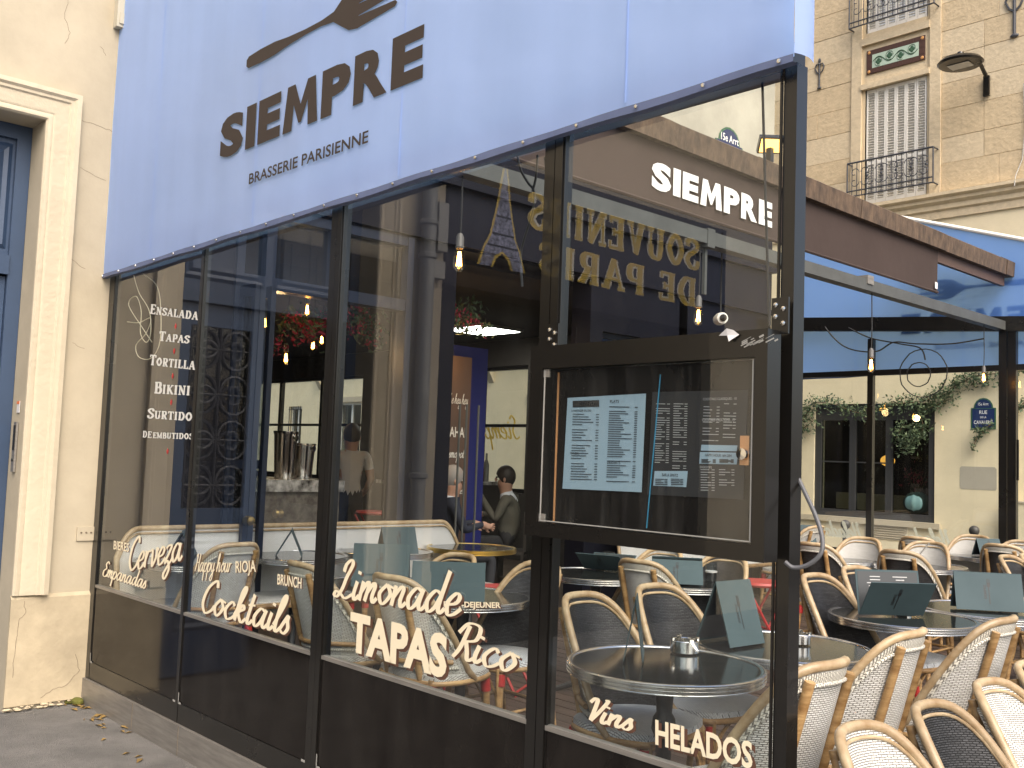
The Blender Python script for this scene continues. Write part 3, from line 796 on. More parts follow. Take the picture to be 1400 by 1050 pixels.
word(608, 832, 686, 834, 10, B_('PETIT-DEJEUNER', .03), 2, sh_off=.003)
word(276, 836, 398, 868, 46, S('Cocktails'), 1, ref=(0,2))
word(267, 781, 319, 782, 24, S('Happy hour', .24), 1, ref=(0,2), sh_off=.004)
word(323, 788, 351, 787, 21, B_('RIOJA', .02), 1, sh_off=.004)
word(380, 799, 413, 805, 15, B_('BRUNCH', .02), 1, sh_off=.004)
word(806, 984, 868, 1000, 33, S('Vins', .3), 3, ref=(0,2))
word(897, 1018, 1030, 1052, 35, B_('HELADOS', .03), 3, sh_off=.009)
word(156, 751, 177, 755, 12, B_('BIERES', .02), 0, sh_off=.004)
word(177, 780, 252, 765, 43, S('Cerveza'), 0, ref=(0,2))
word(141, 787, 202, 805, 21, S('Empanadas', .28), 0, ref=(0,2), sh_off=.005)
for s, q in (('Ensalada', (205,429,271,438,13)), ('Tapas', (217,466,259,470,13)), ('Tortilla', (204,499,267,506,14)), ('Bikini', (211,538,259,541,16)), ('Surtido', (201,572,263,576,14)), ('EMBUTIDOS', (209,599,265,601,8))):
    word(*q, serif_geo(s, .03), 0, 'palevinyl', False)
word(195, 598, 207, 599, 9, serif_geo('DE', .02), 0, 'palevinyl', False)
for x, y in ((240,446), (238,480), (236,514), (234,550), (229,617)):
    c = onY(x, y, YV); MB().prism([c+Vector((.012,0,0)), c+Vector((0,0,.018)), c+Vector((-.012,0,0)), c+Vector((0,0,-.018))], (0,-.0008,0)).build('red_diamond', M['redvinyl'], panes[0], 0)
# small brackets on the posts above the menu case
for px, py in ((757,463), (1068,432)):
    c = onY(px, py, -.04)
    bk = MB().box(c.x-.026, c.x+.026, -.047, -.040, c.z-.05, c.z+.05).build('bracket', M['black'], scr, 0)
    for dx, dz in ((-.012,.03), (.012,.018), (-.012,-.002), (.012,-.022)):
        MB().lathe([(.007,0),(.007,.004),(.0,.006)], 8, (c.x+dx, -.047, c.z+dz), (0,-1,0)).build('bolt', M['chrome'], bk)

# ---------------------------------------------------- blue awning side sheets
def awn_top(x): return 4.80-.33*x
def awning_sheet(name, label, Y, out, x0, x1, zb, group, tx0):
    """out = -1 the printed side looks to -Y, +1 to +Y; tx0 = x of the left end of the print as read"""
    t = thing(name, label, 'awning', (0,Y,0), 0, group)
    o = out
    ZL = lambda x: zb-.02+.016*x
    def f(u, v):
        x = x0+(x1-x0)*u; zt = awn_top(x); z = ZL(x)+(zt-ZL(x))*v
        y = o*(.004*math.sin(v*PI)+.0015*math.sin(u*9+v*3)*math.sin(v*PI)+.0015*math.sin(v*17+u*5)*(1-v))
        return (x, y, z)
    sh_ = MB(); sh_.grid(f, 60, 24, flip=(o > 0))
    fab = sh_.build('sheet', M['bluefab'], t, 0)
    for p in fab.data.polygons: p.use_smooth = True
    # wrap round the street-side corner
    wr = MB(); wr.grid(lambda u, v: (x1+.001*u+.012*math.sin(u*PI), -o*.10*u, ZL(x1)+.01+(awn_top(x1)-ZL(x1)-.01)*v), 4, 6)
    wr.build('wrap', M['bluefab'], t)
    hem = MB(); n = 48
    hem.grid(lambda u, v: (x0+(x1-x0)*u, o*(.006+.004*math.sin(u*60))*(1 if v < .5 else 1), ZL(x0+(x1-x0)*u)-.018+.024*v+.003*math.sin(u*40)*(1-v)), n, 2)
    hem.grid(lambda u, v: (x0+(x1-x0)*u, o*.006-o*.03*v, ZL(x0+(x1-x0)*u)-.018+.003*math.sin(u*40)), n, 1)
    hm = hem.build('hem', M['bluehem'], t)
    riv = MB().lathe([(.007,0),(.006,.004),(.0,.005)], 8, (0,0,0), (0,o,0)).mesh('rivet', M['alu'])
    for k in range(20): inst('rivet', riv, hm, (x0+.06+k*(x1-x0-.1)/19, o*.011, ZL(x0+.06+k*(x1-x0-.1)/19)-.006))
    for k in range(7): inst('rivet', riv, fab, (x0+.012, o*.004, zb+.15+k*.27))
    for xs in (.75, 1.95, 3.15, 4.35):
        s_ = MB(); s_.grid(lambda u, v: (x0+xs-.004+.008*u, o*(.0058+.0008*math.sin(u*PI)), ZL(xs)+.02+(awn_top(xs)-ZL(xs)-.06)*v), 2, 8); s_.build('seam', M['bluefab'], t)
    tp = MB().tube([(x0, 0, awn_top(x0)+.02), (x1, 0, awn_top(x1)+.02)], .022, 8).build('top_tube', M['paint_white'], t)
    return t
def awning_print(t, out, tx0):
    """print laid out from tx0 (left end of the big word as read from outside)"""
    U = Vector((1,0,0)) if out < 0 else Vector((-1,0,0)); V = Vector((0,0,1)); Yp = out*.0105
    P = lambda dx, z: Vector((tx0, Yp, z))+U*dx
    mb = MB(); fit(mb, heavy_geo('SIEMPRE'), P(0, 3.088), U, V, 1.72, .222); mb.build('lettering', M['print'], t, 0)
    mb = MB(); fit(mb, text_geo('BRASSERIE PARISIENNE', .015), P(.335, 2.90), U, V, 1.025, .055); mb.build('lettering', M['print'], t, 0)
    # fork: handle at the left, tines at the right
    half = [(0,.016),(.02,.03),(.14,.036),(.28,.034),(.40,.022),(.56,.014),(.70,.014),(.80,.024),(.86,.06),(.93,.10),(1.0,.112)]
    top = [(a, b) for a, b in half]
    mb = MB()
    o = len(mb.v); n = len(half)
    for a, b in half: mb.v += [tuple(P(.24+a, 3.545+b)), tuple(P(.24+a, 3.545-b))]
    for i in range(n-1): mb.face((o+2*i, o+2*i+1, o+2*i+3, o+2*i+2))
    for k in range(4):
        c = -.112+.028+k*.056
        q = [P(.24+1.0, 3.545+c-.027), P(.24+1.27, 3.545+c-.014), P(.24+1.285, 3.545+c), P(.24+1.27, 3.545+c+.014), P(.24+1.0, 3.545+c+.027)]
        mb.add(q, [(0,1,2,3,4)])
    mb.build('fork_emblem', M['print'], t, 0)
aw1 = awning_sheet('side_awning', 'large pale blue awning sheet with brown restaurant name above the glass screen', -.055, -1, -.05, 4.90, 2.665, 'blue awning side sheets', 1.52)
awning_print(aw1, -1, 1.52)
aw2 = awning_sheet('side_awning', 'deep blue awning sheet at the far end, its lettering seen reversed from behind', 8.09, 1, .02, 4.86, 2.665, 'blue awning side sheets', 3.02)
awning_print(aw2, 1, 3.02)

# ---------------------------------------------------- far glass screen
fs_ = thing('glass_screen', 'thin black framed glass screen at the far end of the terrace', 'screen', (0,8.0,0))
for (a, b) in ((.0,.06), (.975,1.04), (2.375,2.45), (2.46,2.54), (3.7,3.78), (4.83,4.90)):
    MB().box(a, b, -.03, .03, 0, 3.05).build('post', M['black'], fs_, 0)
MB().prism([(.0,-.04,3.20),(2.54,-.04,3.03),(4.9,-.04,2.87),(4.9,-.04,3.02),(2.54,-.04,3.18),(.0,-.04,3.36)], (0,.08,0)).build('head_beam', M['black'], fs_, 0)
for (a, b) in ((.06,.975), (1.04,2.375), (2.54,3.7), (3.78,4.83)):
    MB().box(a, b, -.02, .02, 0, .72).build('lower_panel', M['black'], fs_, 0)
    MB().box(a+.001, b-.001, -.02, .02, 2.64, 2.70).build('top_rail', M['black'], fs_, 0)
    pn = MB().box(a+.001, b-.001, -.004, .004, .721, 2.639).build('glass_pane', M['glass'], fs_, 0)
    # words on the far side of the glass read reversed from here
    if a < 2:
        for s, x, z, wd in (('Helados', .92 if a < 1 else 1.9, .84, .5),):
            for mt, dy, g_ in (('gold', .0065, 0), ('goldedge', .0055, .0)):
                mb = MB(); fit(mb, S(s, .3 if mt == 'gold' else .42), (x, dy, z), (-1,0,0), (0,0,1), wd, .17, (0,2)); mb.build('lettering', M[mt], pn, 0)
MB().box(2.55, 2.57, -.045, -.03, 1.55, 1.95).build('handle', M['black'], fs_, 0)

# ---------------------------------------------------- menu case
mc = thing('menu_case', 'black glazed menu case fixed to the outside of the glass screen', 'menu case', (0,0,0))
x0, x1, z0, z1, yf, yb = 3.955, 4.865, 1.345, 1.968, -.105, -.04
rim = MB()
rim.box(x0, x1, yf, yb, z1-.075, z1); rim.box(x0, x1, yf, yb, z0, z0+.045); rim.box(x0, x0+.055, yf, yb, z0+.045, z1-.075); rim.box(x1-.04, x1, yf, yb, z0+.045, z1-.075)
rim.build('frame', M['black'], mc, 0)
MB().box(x0+.056, x1-.041, yb-.012, yb-.004, z0+.046, z1-.076).build('back_board', M['blackglass'], mc, 0)
cg = MB().box(x0+.056, x1-.041, yf+.008, yf+.013, z0+.046, z1-.076).build('glass_door', M['caseglass'], mc, 0)
for cx_, cz_ in ((x0+.07, z1-.09), (x0+.07, z0+.06)): MB().box(cx_-.013, cx_+.013, yf+.0065, yf+.0145, cz_-.013, cz_+.013).build('hinge', M['steel'], cg, 0)
MB().lathe([(.016,0),(.016,.01),(.0,.012)], 14, (x1-.075, yf+.007, 1.63), (0,-1,0)).build('lock', M['chrome'], cg)
MB().box(x1-.09, x1-.062, yf+.0135, yf+.016, 1.60, 1.68).build('lock_plate', M['copper'], cg, 0)
edg = MB(); edg.box(x0+.062, x0+.066, yf+.0055, yf+.0075, z0+.05, z1-.08); edg.box(x1-.050, x1-.046, yf+.0055, yf+.0075, z0+.05, z1-.08); edg.box(x0+.066, x1-.05, yf+.0055, yf+.0075, z0+.05, z0+.053)
edg.build('door_edge', M['plasticgrey'], cg, 0)
MB().box(x0+.083, x0+.0865, yb-.018, yb-.0125, z0+.05, z1-.085).build('light_strip', M['copper'], mc, 0)
c0, c1 = onY(903, 512, yb-.02), onY(884, 722, yb-.02)
MB().bar(c0, c1, .0025, .0025).build('cyan_strip', M['cyan'], mc, 0)
def sheet(name, mt, pts, y, par):
    q = [onY(px, py, y) for px, py in pts]
    return MB().prism(q, (0,.0012,0)).build(name, M[mt], par, 0)
YM = yb-.0165
mn = sheet('menu_sheet', 'menublue', [(769,668),(877,673),(883,538),(776,544)], YM, mc)
mn2 = sheet('menu_sheet', 'menudark', [(885,676),(1016,683),(1023,533),(892,536)], YM, mc)
def lines(par, mt, px0, px1, py0, py1, n, y, dropx=0, hts=.0022, gaps=.15):
    mb = MB()
    for k in range(n):
        if random.random() < gaps: continue
        t = k/(n-1); py = py0+(py1-py0)*t; xa = px0+dropx*t
        L = (px1-px0)*random.uniform(.35, .82); yy = (py-py0)*.0
        a, b = onY(xa, py, y), onY(xa+L, py+L*.02, y)
        mb.bar(a, b, .0006, hts, (0,0,1))
        c, d = onY(px1+dropx*t-5, py+(px1-px0)*.02, y), onY(px1+dropx*t-1, py+(px1-px0)*.02, y)
        mb.bar(c, d, .0006, hts, (0,0,1))
    o = mb.build('text_lines', M[mt], par, 0); return stuff(o)
YI = YM-.0014
lines(mn, 'ink', 783, 820, 566, 655, 26, YI, -3); lines(mn, 'ink', 833, 873, 556, 658, 34, YI, -4)
def head(par, mt, s, px, py, px1, h):
    A, B = onY(px, py, YI), onY(px1, py, YI); top = onY(px, py-h, YI)
    mb = MB(); fit(mb, text_geo(s, .01), A, (1,0,0), (0,0,1), (B-A).length, (top-A).length); mb.build('heading', M[mt], par, 0)
hb = MB().prism([onY(x_, y_, YI) for x_, y_ in ((783,557),(819,556),(819,547),(783,548))], (0,.0008,0)).build('heading_band', M['menudark'], mn, 0)
head(hb, 'paleink', 'MENU', 793, 554, 812, 4)
head(mn, 'ink', 'PLATS', 834, 551, 846, 4); head(mn, 'ink', 'DESSERTS', 830, 634, 848, 4); head(mn, 'ink', 'A PARTAGER OU PAS', 781, 563, 808, 3); head(mn, 'ink', 'VIANDES', 779, 621, 792, 3)
lines(mn2, 'paleink', 897, 917, 552, 632, 26, YI, -2); lines(mn2, 'paleink', 921, 941, 552, 640, 28, YI, -2)
lines(mn2, 'paleink', 962, 985, 556, 602, 12, YI, -2); lines(mn2, 'paleink', 990, 1008, 552, 602, 13, YI, -2); lines(mn2, 'paleink', 958, 978, 642, 670, 9, YI); lines(mn2, 'paleink', 983, 1005, 642, 670, 9, YI)
head(mn2, 'paleink', 'COCKTAILS CLASSIQUES - 10', 961, 548, 1007, 4); head(mn2, 'paleink', 'COCKTAILS CREATIONS - 13', 960, 576, 1004, 4); head(mn2, 'paleink', 'DIGESTIFS', 957, 640, 973, 3)
for pts, s, q in (([(893,664),(938,666),(940,644),(895,644)], 'BAR A SPRITZ', (905,651,927,4)), ([(956,634),(1007,635),(1009,619),(957,618)], 'HAPPY HOUR 16H-20H', (964,624,1000,4)), ([(958,616),(1007,617),(1008,609),(959,608)], None, None)):
    lb_ = MB().prism([onY(a, b, YI-.0003) for a, b in pts], (0,.0012,0)).build('pale_label', M['menublue'], mn2, 0)
    if s:
        YI -= .002; head(lb_, 'ink', s, *q); xa, xb = pts[0][0]+3, pts[1][0]-3
        lines(lb_, 'ink', xa, (xa+xb)/2-2, q[1]+4, pts[0][1]-2, 4, YI, gaps=0); lines(lb_, 'ink', (xa+xb)/2+2, xb, q[1]+4, pts[0][1]-2, 4, YI, gaps=0); YI += .002
tap = MB(); c = onY(995, 458, yf-.002)
tap.add([c+Vector((-.03,0,.0)), c+Vector((.0,-.006,.018)), c+Vector((.02,-.002,.012)), c+Vector((.04,-.004,-.002)), c+Vector((.012,-.012,-.02)), c+Vector((.0,-.003,-.002))], [(0,1,5),(1,2,5),(2,3,5),(3,4,5)])
tap.build('torn_tape', M['paper'], mc, 0)
res = MB(); c = onY(1037, 465, yf-.001)
for k in range(16): res.obox(c+Vector((random.uniform(-.055,.055), 0, random.uniform(-.012,.012))), Vector((.9,0,.35)).normalized(), (0,1,0), Vector((-.35,0,.9)).normalized(), random.uniform(.006,.03), .0006, random.uniform(.001,.006))
res.build('sticker_residue', M['plasticgrey'], mc, 0)

# ---------------------------------------------------- loose cables
cb = MB(); pts = [onY(px, py, -.03+.012*i) for i, (px, py) in enumerate(((1073,768),(1085,776),(1105,772),(1122,757),(1124,735),(1115,705),(1098,668),(1085,640),(1078,615)))]
q = []
for i in range(len(pts)-1):
    for k in range(6):
        t = k/6; p0, p1, p2, p3 = pts[max(0,i-1)], pts[i], pts[i+1], pts[min(len(pts)-1,i+2)]
        q.append(.5*((2*p1)+(-p0+p2)*t+(2*p0-5*p1+4*p2-p3)*t*t+(-p0+3*p1-3*p2+p3)*t**3))
cb.tube(q, .006, 8); tag(cb.build('power_cable', M['greycord']), 'grey cable looping out beside the corner post below the menu case', 'cable')
def smooth3(pts, k=8):
    pts = [Vector(p) for p in pts]; q = []
    for i in range(len(pts)-1):
        for j in range(k):
            t = j/k; p0, p1, p2, p3 = pts[max(0,i-1)], pts[i], pts[i+1], pts[min(len(pts)-1,i+2)]
            q.append(.5*((2*p1)+(-p0+p2)*t+(2*p0-5*p1+4*p2-p3)*t*t+(-p0+3*p1-3*p2+p3)*t**3))
    q.append(pts[-1]); return q
pc = [(183,377),(190,400),(204,425),(206,455),(200,468),(192,455),(193,425),(186,405),(176,417),(196,450),(208,468)]
pc2 = [(196,375),(215,392),(220,430),(218,470),(206,490),(190,488),(186,472),(200,455),(206,435),(190,441),(174,440)]
tag(MB().tube(smooth3([onY(a, b, .045+.002*i) for i, (a, b) in enumerate(pc)]), .0028, 6).build('loose_cable', M['palecord']), 'thin cream cable hanging in loops inside the first pane, shorter strand', 'cable')
tag(MB().tube(smooth3([onY(a, b, .07+.002*i) for i, (a, b) in enumerate(pc2)]), .0028, 6).build('loose_cable', M['palecord']), 'thin cream cable hanging in a long loop inside the first pane, longer strand', 'cable')

# ================================================================== RESTAURANT (facade at x = -0.12)
RX = -.12
YC = 7.75
rs = thing('restaurant_house', 'grey plastered corner house with the dark restaurant front behind the terrace', 'building')
MB().box(RX-.4, RX, .002, YC, 4.62, 14).build('upper_wall', M['greyplaster'], rs, 0)
MB().box(-13, RX-.4, YC-.35, YC, 3.3, 14).build('side_upper_wall', M['greyplaster'], rs, 0)
fa = MB(); fa.box(RX-.3, RX, .002, YC, 3.34, 4.619)
fa.build('fascia', M['darknavy'], rs, 0)
fb = MB(); fb.box(RX, RX+.05, .1, YC, 3.36, 3.42); fb.box(RX, RX+.07, .1, YC, 3.86, 3.94); fb.build('fascia_moulding', M['darknavy'], rs, 0)
pr = MB()
pr.box(RX-.25, RX, .002, .90, 0, 3.34)
pr.box(RX-.25, RX, 2.45, 2.93, 0, 3.34)
pr.box(RX-.25, RX, 4.62, YC, 0, 1.0); pr.box(RX-.25, RX, 4.62, 4.8, 1.0, 3.34); pr.box(RX-.25, RX, 7.4, YC, 1.0, 3.34); pr.box(RX-.25, RX, 6.0, 6.14, 1.0, 3.34); pr.box(RX-.25, RX, 4.8, 7.4, 2.85, 3.34)
pr.build('pier', M['darknavy'], rs, 0)
for (a, b) in ((4.8,6.0), (6.14,7.4)):
    MB().box(RX-.12, RX-.11, a, b, 1.0, 2.85).build('side_window', M['winglass'], rs, 0)
    fm = MB(); fm.box(RX-.14, RX-.08, a, a+.05, 1.0, 2.85); fm.box(RX-.14, RX-.08, b-.05, b, 1.0, 2.85); fm.box(RX-.14, RX-.08, a+.05, b-.05, 2.80, 2.85); fm.box(RX-.14, RX-.08, a+.05, b-.05, 1.0, 1.05)
    fm.build('window_frame', M['navy'], rs, 0)
# blue frames, transom and folded-back doors of the left-hand bay
bf = MB(); bf.box(RX-.12, RX+.03, .90, .96, DZ, 3.34); bf.box(RX-.12, RX+.03, 2.39, 2.45, DZ, 3.34); bf.box(RX-.10, RX+.02, .96, 2.39, 2.74, 2.83); bf.box(RX-.10, RX+.02, .96, 2.39, 3.27, 3.34)
for y in (1.17, 1.72): bf.box(RX-.10, RX+.02, y-.04, y+.04, 2.83, 3.27)
bf.build('bay_frame', M['navy'], rs, 0)
for a, b in ((.96,1.13), (1.21,1.68), (1.76,2.39)): MB().box(RX-.06, RX-.05, a, b, 2.83, 3.27).build('transom_pane', M['winglass'], rs, 0)
for k, (x, y) in enumerate(((RX+.035, .93), (RX+.04, .99), (RX+.035, 1.05))):
    ft = thing('folding_door', ['navy folding door leaf against the pier, innermost of three', 'navy folding door leaf folded back, middle of three', 'navy folding door leaf folded back, nearest the open bay'][k], 'door', (x, y, DZ), R([4,-3,5][k]), 'folded back door leaves')
    f_ = MB(); f_.box(0, .04, 0, .04, 0, 2.58); f_.box(.16, .20, 0, .04, 0, 2.58); f_.box(.04, .16, 0, .04, 2.5, 2.58); f_.box(.04, .16, 0, .04, 0, .55); f_.box(.04, .16, 0, .04, 1.3, 1.36)
    f_.build('leaf_frame', M['navy'], ft, 0)
    MB().box(.04, .16, .018, .024, .55, 1.3).build('pane', M['winglass'], ft, 0); MB().box(.04, .16, .018, .024, 1.36, 2.5).build('pane', M['winglass'], ft, 0)
# room
rm = MB(); rm.box(-13, RX, .0, YC, .002, DZ-.01); struct(rm.build('interior_floor', M['ifloor'], smooth=0))
rc = MB(); rc.box(-13, RX-.3, .0, YC, 3.30, 3.36); struct(rc.build('interior_ceiling', M['ceil'], smooth=0))
rw = MB(); rw.box(-13, RX-.25, -.1, -.002, 0, 3.3); rw.box(-13.1, -13, -.1, YC, 0, 3.3)
struct(rw.build('interior_wall', M['interior'], smooth=0))
swl = MB(); zs, zt = 1.08, 2.92
ops = [(-12.4,-8.0), (-6.1,-3.9)]
xs = [-13, -12.4, -8.0, -6.1, -3.9, RX-.25]
for a, b in ((-13,-12.4), (-8.0,-6.1), (-3.9,RX)): swl.box(a, b, YC-.3, YC, 0, 3.3)
for a, b in ops: swl.box(a, b, YC-.3, YC, 0, zs); swl.box(a, b, YC-.3, YC, zt, 3.3)
swl.build('side_wall', M['interior'], rs, 0)
for a, b in ops:
    n = 3 if b-a > 3 else 2
    wf = MB(); wf.box(a, b, YC-.2, YC-.12, zt-.05, zt-.001); wf.box(a, b, YC-.2, YC-.12, zs+.001, zs+.06)
    for k in range(n+1):
        x = a+(b-a)*k/n; wf.box(max(a+.001, x-.035), min(b-.001, x+.035), YC-.2, YC-.12, zs+.06, zt-.05)
    wf.box(a+.04, b-.04, YC-.18, YC-.14, 2.03, 2.075)
    wf = wf.build('side_window_frame', M['black'], rs, 0)
    for k in range(n):
        MB().box(a+(b-a)*k/n+.036, a+(b-a)*(k+1)/n-.036, YC-.163, YC-.157, zs+.06, zt-.05).build('window_pane', M['glass'], wf, 0)
mb = MB(); fit(mb, S('Siempre', .22), (-4.15, YC-.17, 1.86), (-1,0,0), (0,0,1), 1.1, .34, (0,2)); mb.build('window_lettering', M['gold'], rs, 0)
# bar counter with buckets
bc = thing('bar_counter', 'dark bar counter with a thick veined marble top inside the open bay', 'counter', (-1.2, 1.35, DZ))
MB().box(-.8, -.03, .0, 1.25, 0, 1.08).build('front', M['barfront'], bc, 0)
MB().box(-.85, .0, -.03, 1.28, 1.081, 1.18).build('marble_top', M['marble'], bc, 0)
def bucket(label, x, y, z, r, h, tilt=0):
    t = thing('wine_bucket', label, 'bucket', (x, y, z), .4, 'steel wine buckets on the counter')
    MB().lathe([(0,.002),(r*.78,.002),(r*.80,0),(r*.98,h*.93),(r*1.04,h*.95),(r*1.04,h),(r*.97,h),(r*.76,.01),(0,.01)], 28).build('body', M['chrome'], t)
    MB().lathe([(.0,0),(.03,0),(.03,.012),(0,.014)], 10, (r*.98,0,h*.86), (1,0,0)).build('knob', M['chrome'], t)
bucket('tall polished steel wine bucket on the marble counter', -1.52, 2.20, DZ+1.182, .105, .42)
bucket('shorter polished steel wine bucket behind the tall one on the counter', -1.75, 2.52, DZ+1.182, .115, .32)
dsp = thing('glass_dispenser', 'clear upright drinks dispenser at the left end of the counter', 'dispenser', (-1.5, 1.72, DZ+1.182))
MB().box(-.12, .12, -.12, .12, 0, .06).build('base', M['plasticgrey'], dsp, 0); MB().box(-.1, .1, -.1, .1, .061, .48).build('tank', M['winglass'], dsp, 0); MB().box(-.12, .12, -.12, .12, .481, .52).build('lid', M['plasticgrey'], dsp, 0)
# painted partition with drink names, blue wall behind it
pt = thing('cocktail_board', 'tall brown board with cocktail names beside the deep blue wall', 'board', (-1.2, 3.70, DZ))
MB().box(-.03, 0, 0, .37, 0, 2.42).build('panel', M['brownpaint'], pt, 0)
for s, z, h, kind in (('Take hey hey', 1.95, .10, 's'), ('MAHAI', 1.62, .10, 'b'), ('Cosmopoli', 1.42, .10, 's'), ('CUBA', 1.17, .11, 'b'), ('Libre', 1.07, .07, 's')):
    mb = MB()
    if kind == 's':
        fit(mb, script_geo(s, .22), (.003, .04, z), (0,1,0), (0,0,1), .29, h, (0,2))
    else: fit(mb, text_geo(s, .02), (.003, .05, z), (0,1,0), (0,0,1), .27, h)
    mb.build('lettering', M['palevinyl'], pt, 0)
bw = MB().box(-1.45, -1.36, 3.72, 4.42, DZ, 2.70).build('partition', M['bluewall'], None, 0); tag(bw, 'deep blue painted partition behind the brown cocktail board', 'partition')
# back bar shelf with bottles
bb = thing('back_bar', 'dark back bar with shelves at the rear of the room', 'shelf', (-2.6, 4.2, DZ))
MB().box(-.3, 0, 0, 1.7, 0, 1.1).build('cabinet', M['interior'], bb, 0); MB().box(-.3, .02, -.02, 1.72, 1.101, 1.14).build('top', M['marble'], bb, 0)
glassc = [mat('bottle_green', (.02,.06,.02), .1), mat('bottle_amber', (.12,.05,.01), .1), mat('bottle_clear', (.25,.25,.23), .1), mat('bottle_yellow', (.5,.3,.03), .3)]
bnames = ['dark green', 'amber brown', 'clear', 'yellow']
for k in range(11):
    r = .035; h = random.uniform(.24, .34); c = k % 4
    b = MB().lathe([(0,0),(r,0),(r,h*.6),(r*.35,h*.78),(r*.35,h),(0,h)], 10).build('bottle', glassc[c])
    b.location = (-2.75+random.uniform(-.06,.1), 4.28+k*.14, DZ+1.142)
    tag(b, '%s bottle standing on the back bar, %s from its left end' % (bnames[c], ['first','second','third','fourth','fifth','sixth','seventh','eighth','ninth','tenth','eleventh'][k]), 'bottle', 'bottles on the back bar')
for k, y in enumerate((3.28, 3.36, 3.50)):
    p = MB().tube([(RX-.3, y, DZ), (RX-.3, y, 2.05)], .010, 8).build('metal_pole', M['greybeam']); tag(p, ['thin pale metal upright in the doorway, left of three', 'thin pale metal upright in the doorway, middle of three', 'thin pale metal upright in the doorway, right of three'][k], 'pole', 'uprights in the doorway')
# LED ceiling panels
for k, (x, y) in enumerate(((-3.62, 6.30), (-7.5, 3.0))):
    lp = thing('ceiling_light', ['square white LED ceiling panel seen above the blue partition', 'square white LED ceiling panel deep in the room', 'square white LED ceiling panel near the street windows'][k], 'ceiling light', (x, y, 3.26), 0, 'LED ceiling panels')
    MB().box(-.40, .40, -.40, .40, 0, .035).build('frame', M['plasticgrey'], lp, 0)
    MB().box(-.36, .36, -.36, .36, -.006, -.001).build('diffuser', M['led'], lp, 0)

# ---------------------------------------------------- brown awning along the front
GX = 2.40
ba = thing('brown_awning', 'brown front awning with white restaurant name and rusty gutter along the terrace', 'awning', (0,0,0))
rf = MB(); rf.add([(1.55,.13,3.90),(GX-.02,.13,3.72),(GX-.02,8.0,3.72),(1.55,8.0,3.90),(1.55,.13,3.93),(GX-.02,.13,3.75),(GX-.02,8.0,3.75),(1.55,8.0,3.93)], [(3,2,1,0),(4,5,6,7),(0,1,5,4),(1,2,6,5),(2,3,7,6),(3,0,4,7)])
rf.build('roof', fabric_mat('roof_fabric', (.12,.07,.05), (.90,.84,.76), .60), ba, 0)
v = MB(); v.grid(lambda u, t: (GX+.030+.012*math.sin(u*23)*(1-t)*.5, .14+u*6.30, 3.215+.40*t), 60, 5); v.build('valance', M['brownfab'], ba)
vb = MB(); vb.tube([(GX+.03, .14, 3.215), (GX+.03, 6.44, 3.215)], .012, 6).build('valance_hem', M['brownfab'], ba)
mb = MB(); fit(mb, heavy_geo('SIEMPRE'), (GX+.0425, 2.35, 3.297), (0,1,0), (0,0,1), 1.36, .178); mb.build('lettering', M['whiteprint'], ba, 0)
MB().box(GX+.04, GX+.043, 6.36, 6.41, 3.24, 3.30).build('care_tag', M['paper'], ba, 0)
gys = [.13, 1.25, 2.56, 3.55, 4.43, 4.93, 6.50, 7.9, 10.4]
for a, b in zip(gys, gys[1:]):
    j = random.uniform(-.006, .006)
    gm = MB(); n = 6
    for i in range(n+1):
        t = i/n; y = a+.004+(b-a-.008)*t; dz = 0
        gm.v += [(GX-.06+j, y, 3.60+dz), (GX+.075+j, y, 3.60+dz), (GX+.085+j, y, 3.745+dz), (GX+.02+j, y, 3.785+dz), (GX-.06+j, y, 3.785+dz)]
    for i in range(n):
        for k in range(5): gm.face((i*5+k, i*5+(k+1) % 5, (i+1)*5+(k+1) % 5, (i+1)*5+k))
    gm.face([4,3,2,1,0]); gm.face([n*5+k for k in range(5)])
    gm.build('gutter_segment', M['zincrust'], ba, 0)
mo = MB(); mo.box(GX-.02, GX+.018, .13, 8.0, 3.50, 3.599); mo.build('fascia_board', M['brownpaint'], ba, 0)
bm = thing('awning_beam', 'grey steel beam running along the terrace under the brown valance', 'beam', (GX, 0, 0))
MB().box(-.045, .045, .06, 2.97, 3.052, 3.142).build('beam_section', M['greybeam'], bm, 0); MB().box(-.045, .045, 2.99, 7.96, 3.048, 3.138).build('beam_section', M['greybeam'], bm, 0)
MB().box(-.05, .05, 2.94, 3.02, 3.03, 3.155).build('joint_cover', M['greybeam'], bm, 0)
MB().box(-.035, .055, 5.1, 5.2, 3.10, 3.17).build('bracket', M['steel'], bm, 0)
MB().box(-.012, .012, 2.965, 2.989, 2.72, 3.05).build('drop_post', M['greybeam'], bm, 0)
fl = thing('floodlight', 'small square floodlight glowing yellow on top of the rusty gutter', 'floodlight', (GX+.02, 3.70, 3.80))
nf = Vector((.50,-.46,-.73)).normalized(); uf = Vector((.68,.73,0)).normalized(); uf = (uf-nf*uf.dot(nf)).normalized(); vf = nf.cross(uf)
MB().obox((0,0,.11), uf, vf, nf, .17, .13, .04).build('body', M['black'], fl, 0)
MB().obox(Vector((0,0,.11))+nf*.021, uf, vf, nf, .145, .105, .004).build('lens', M['floodglow'], fl, 0)
MB().box(-.02, .02, -.02, .02, -.02, .08).build('stem', M['black'], fl, 0)

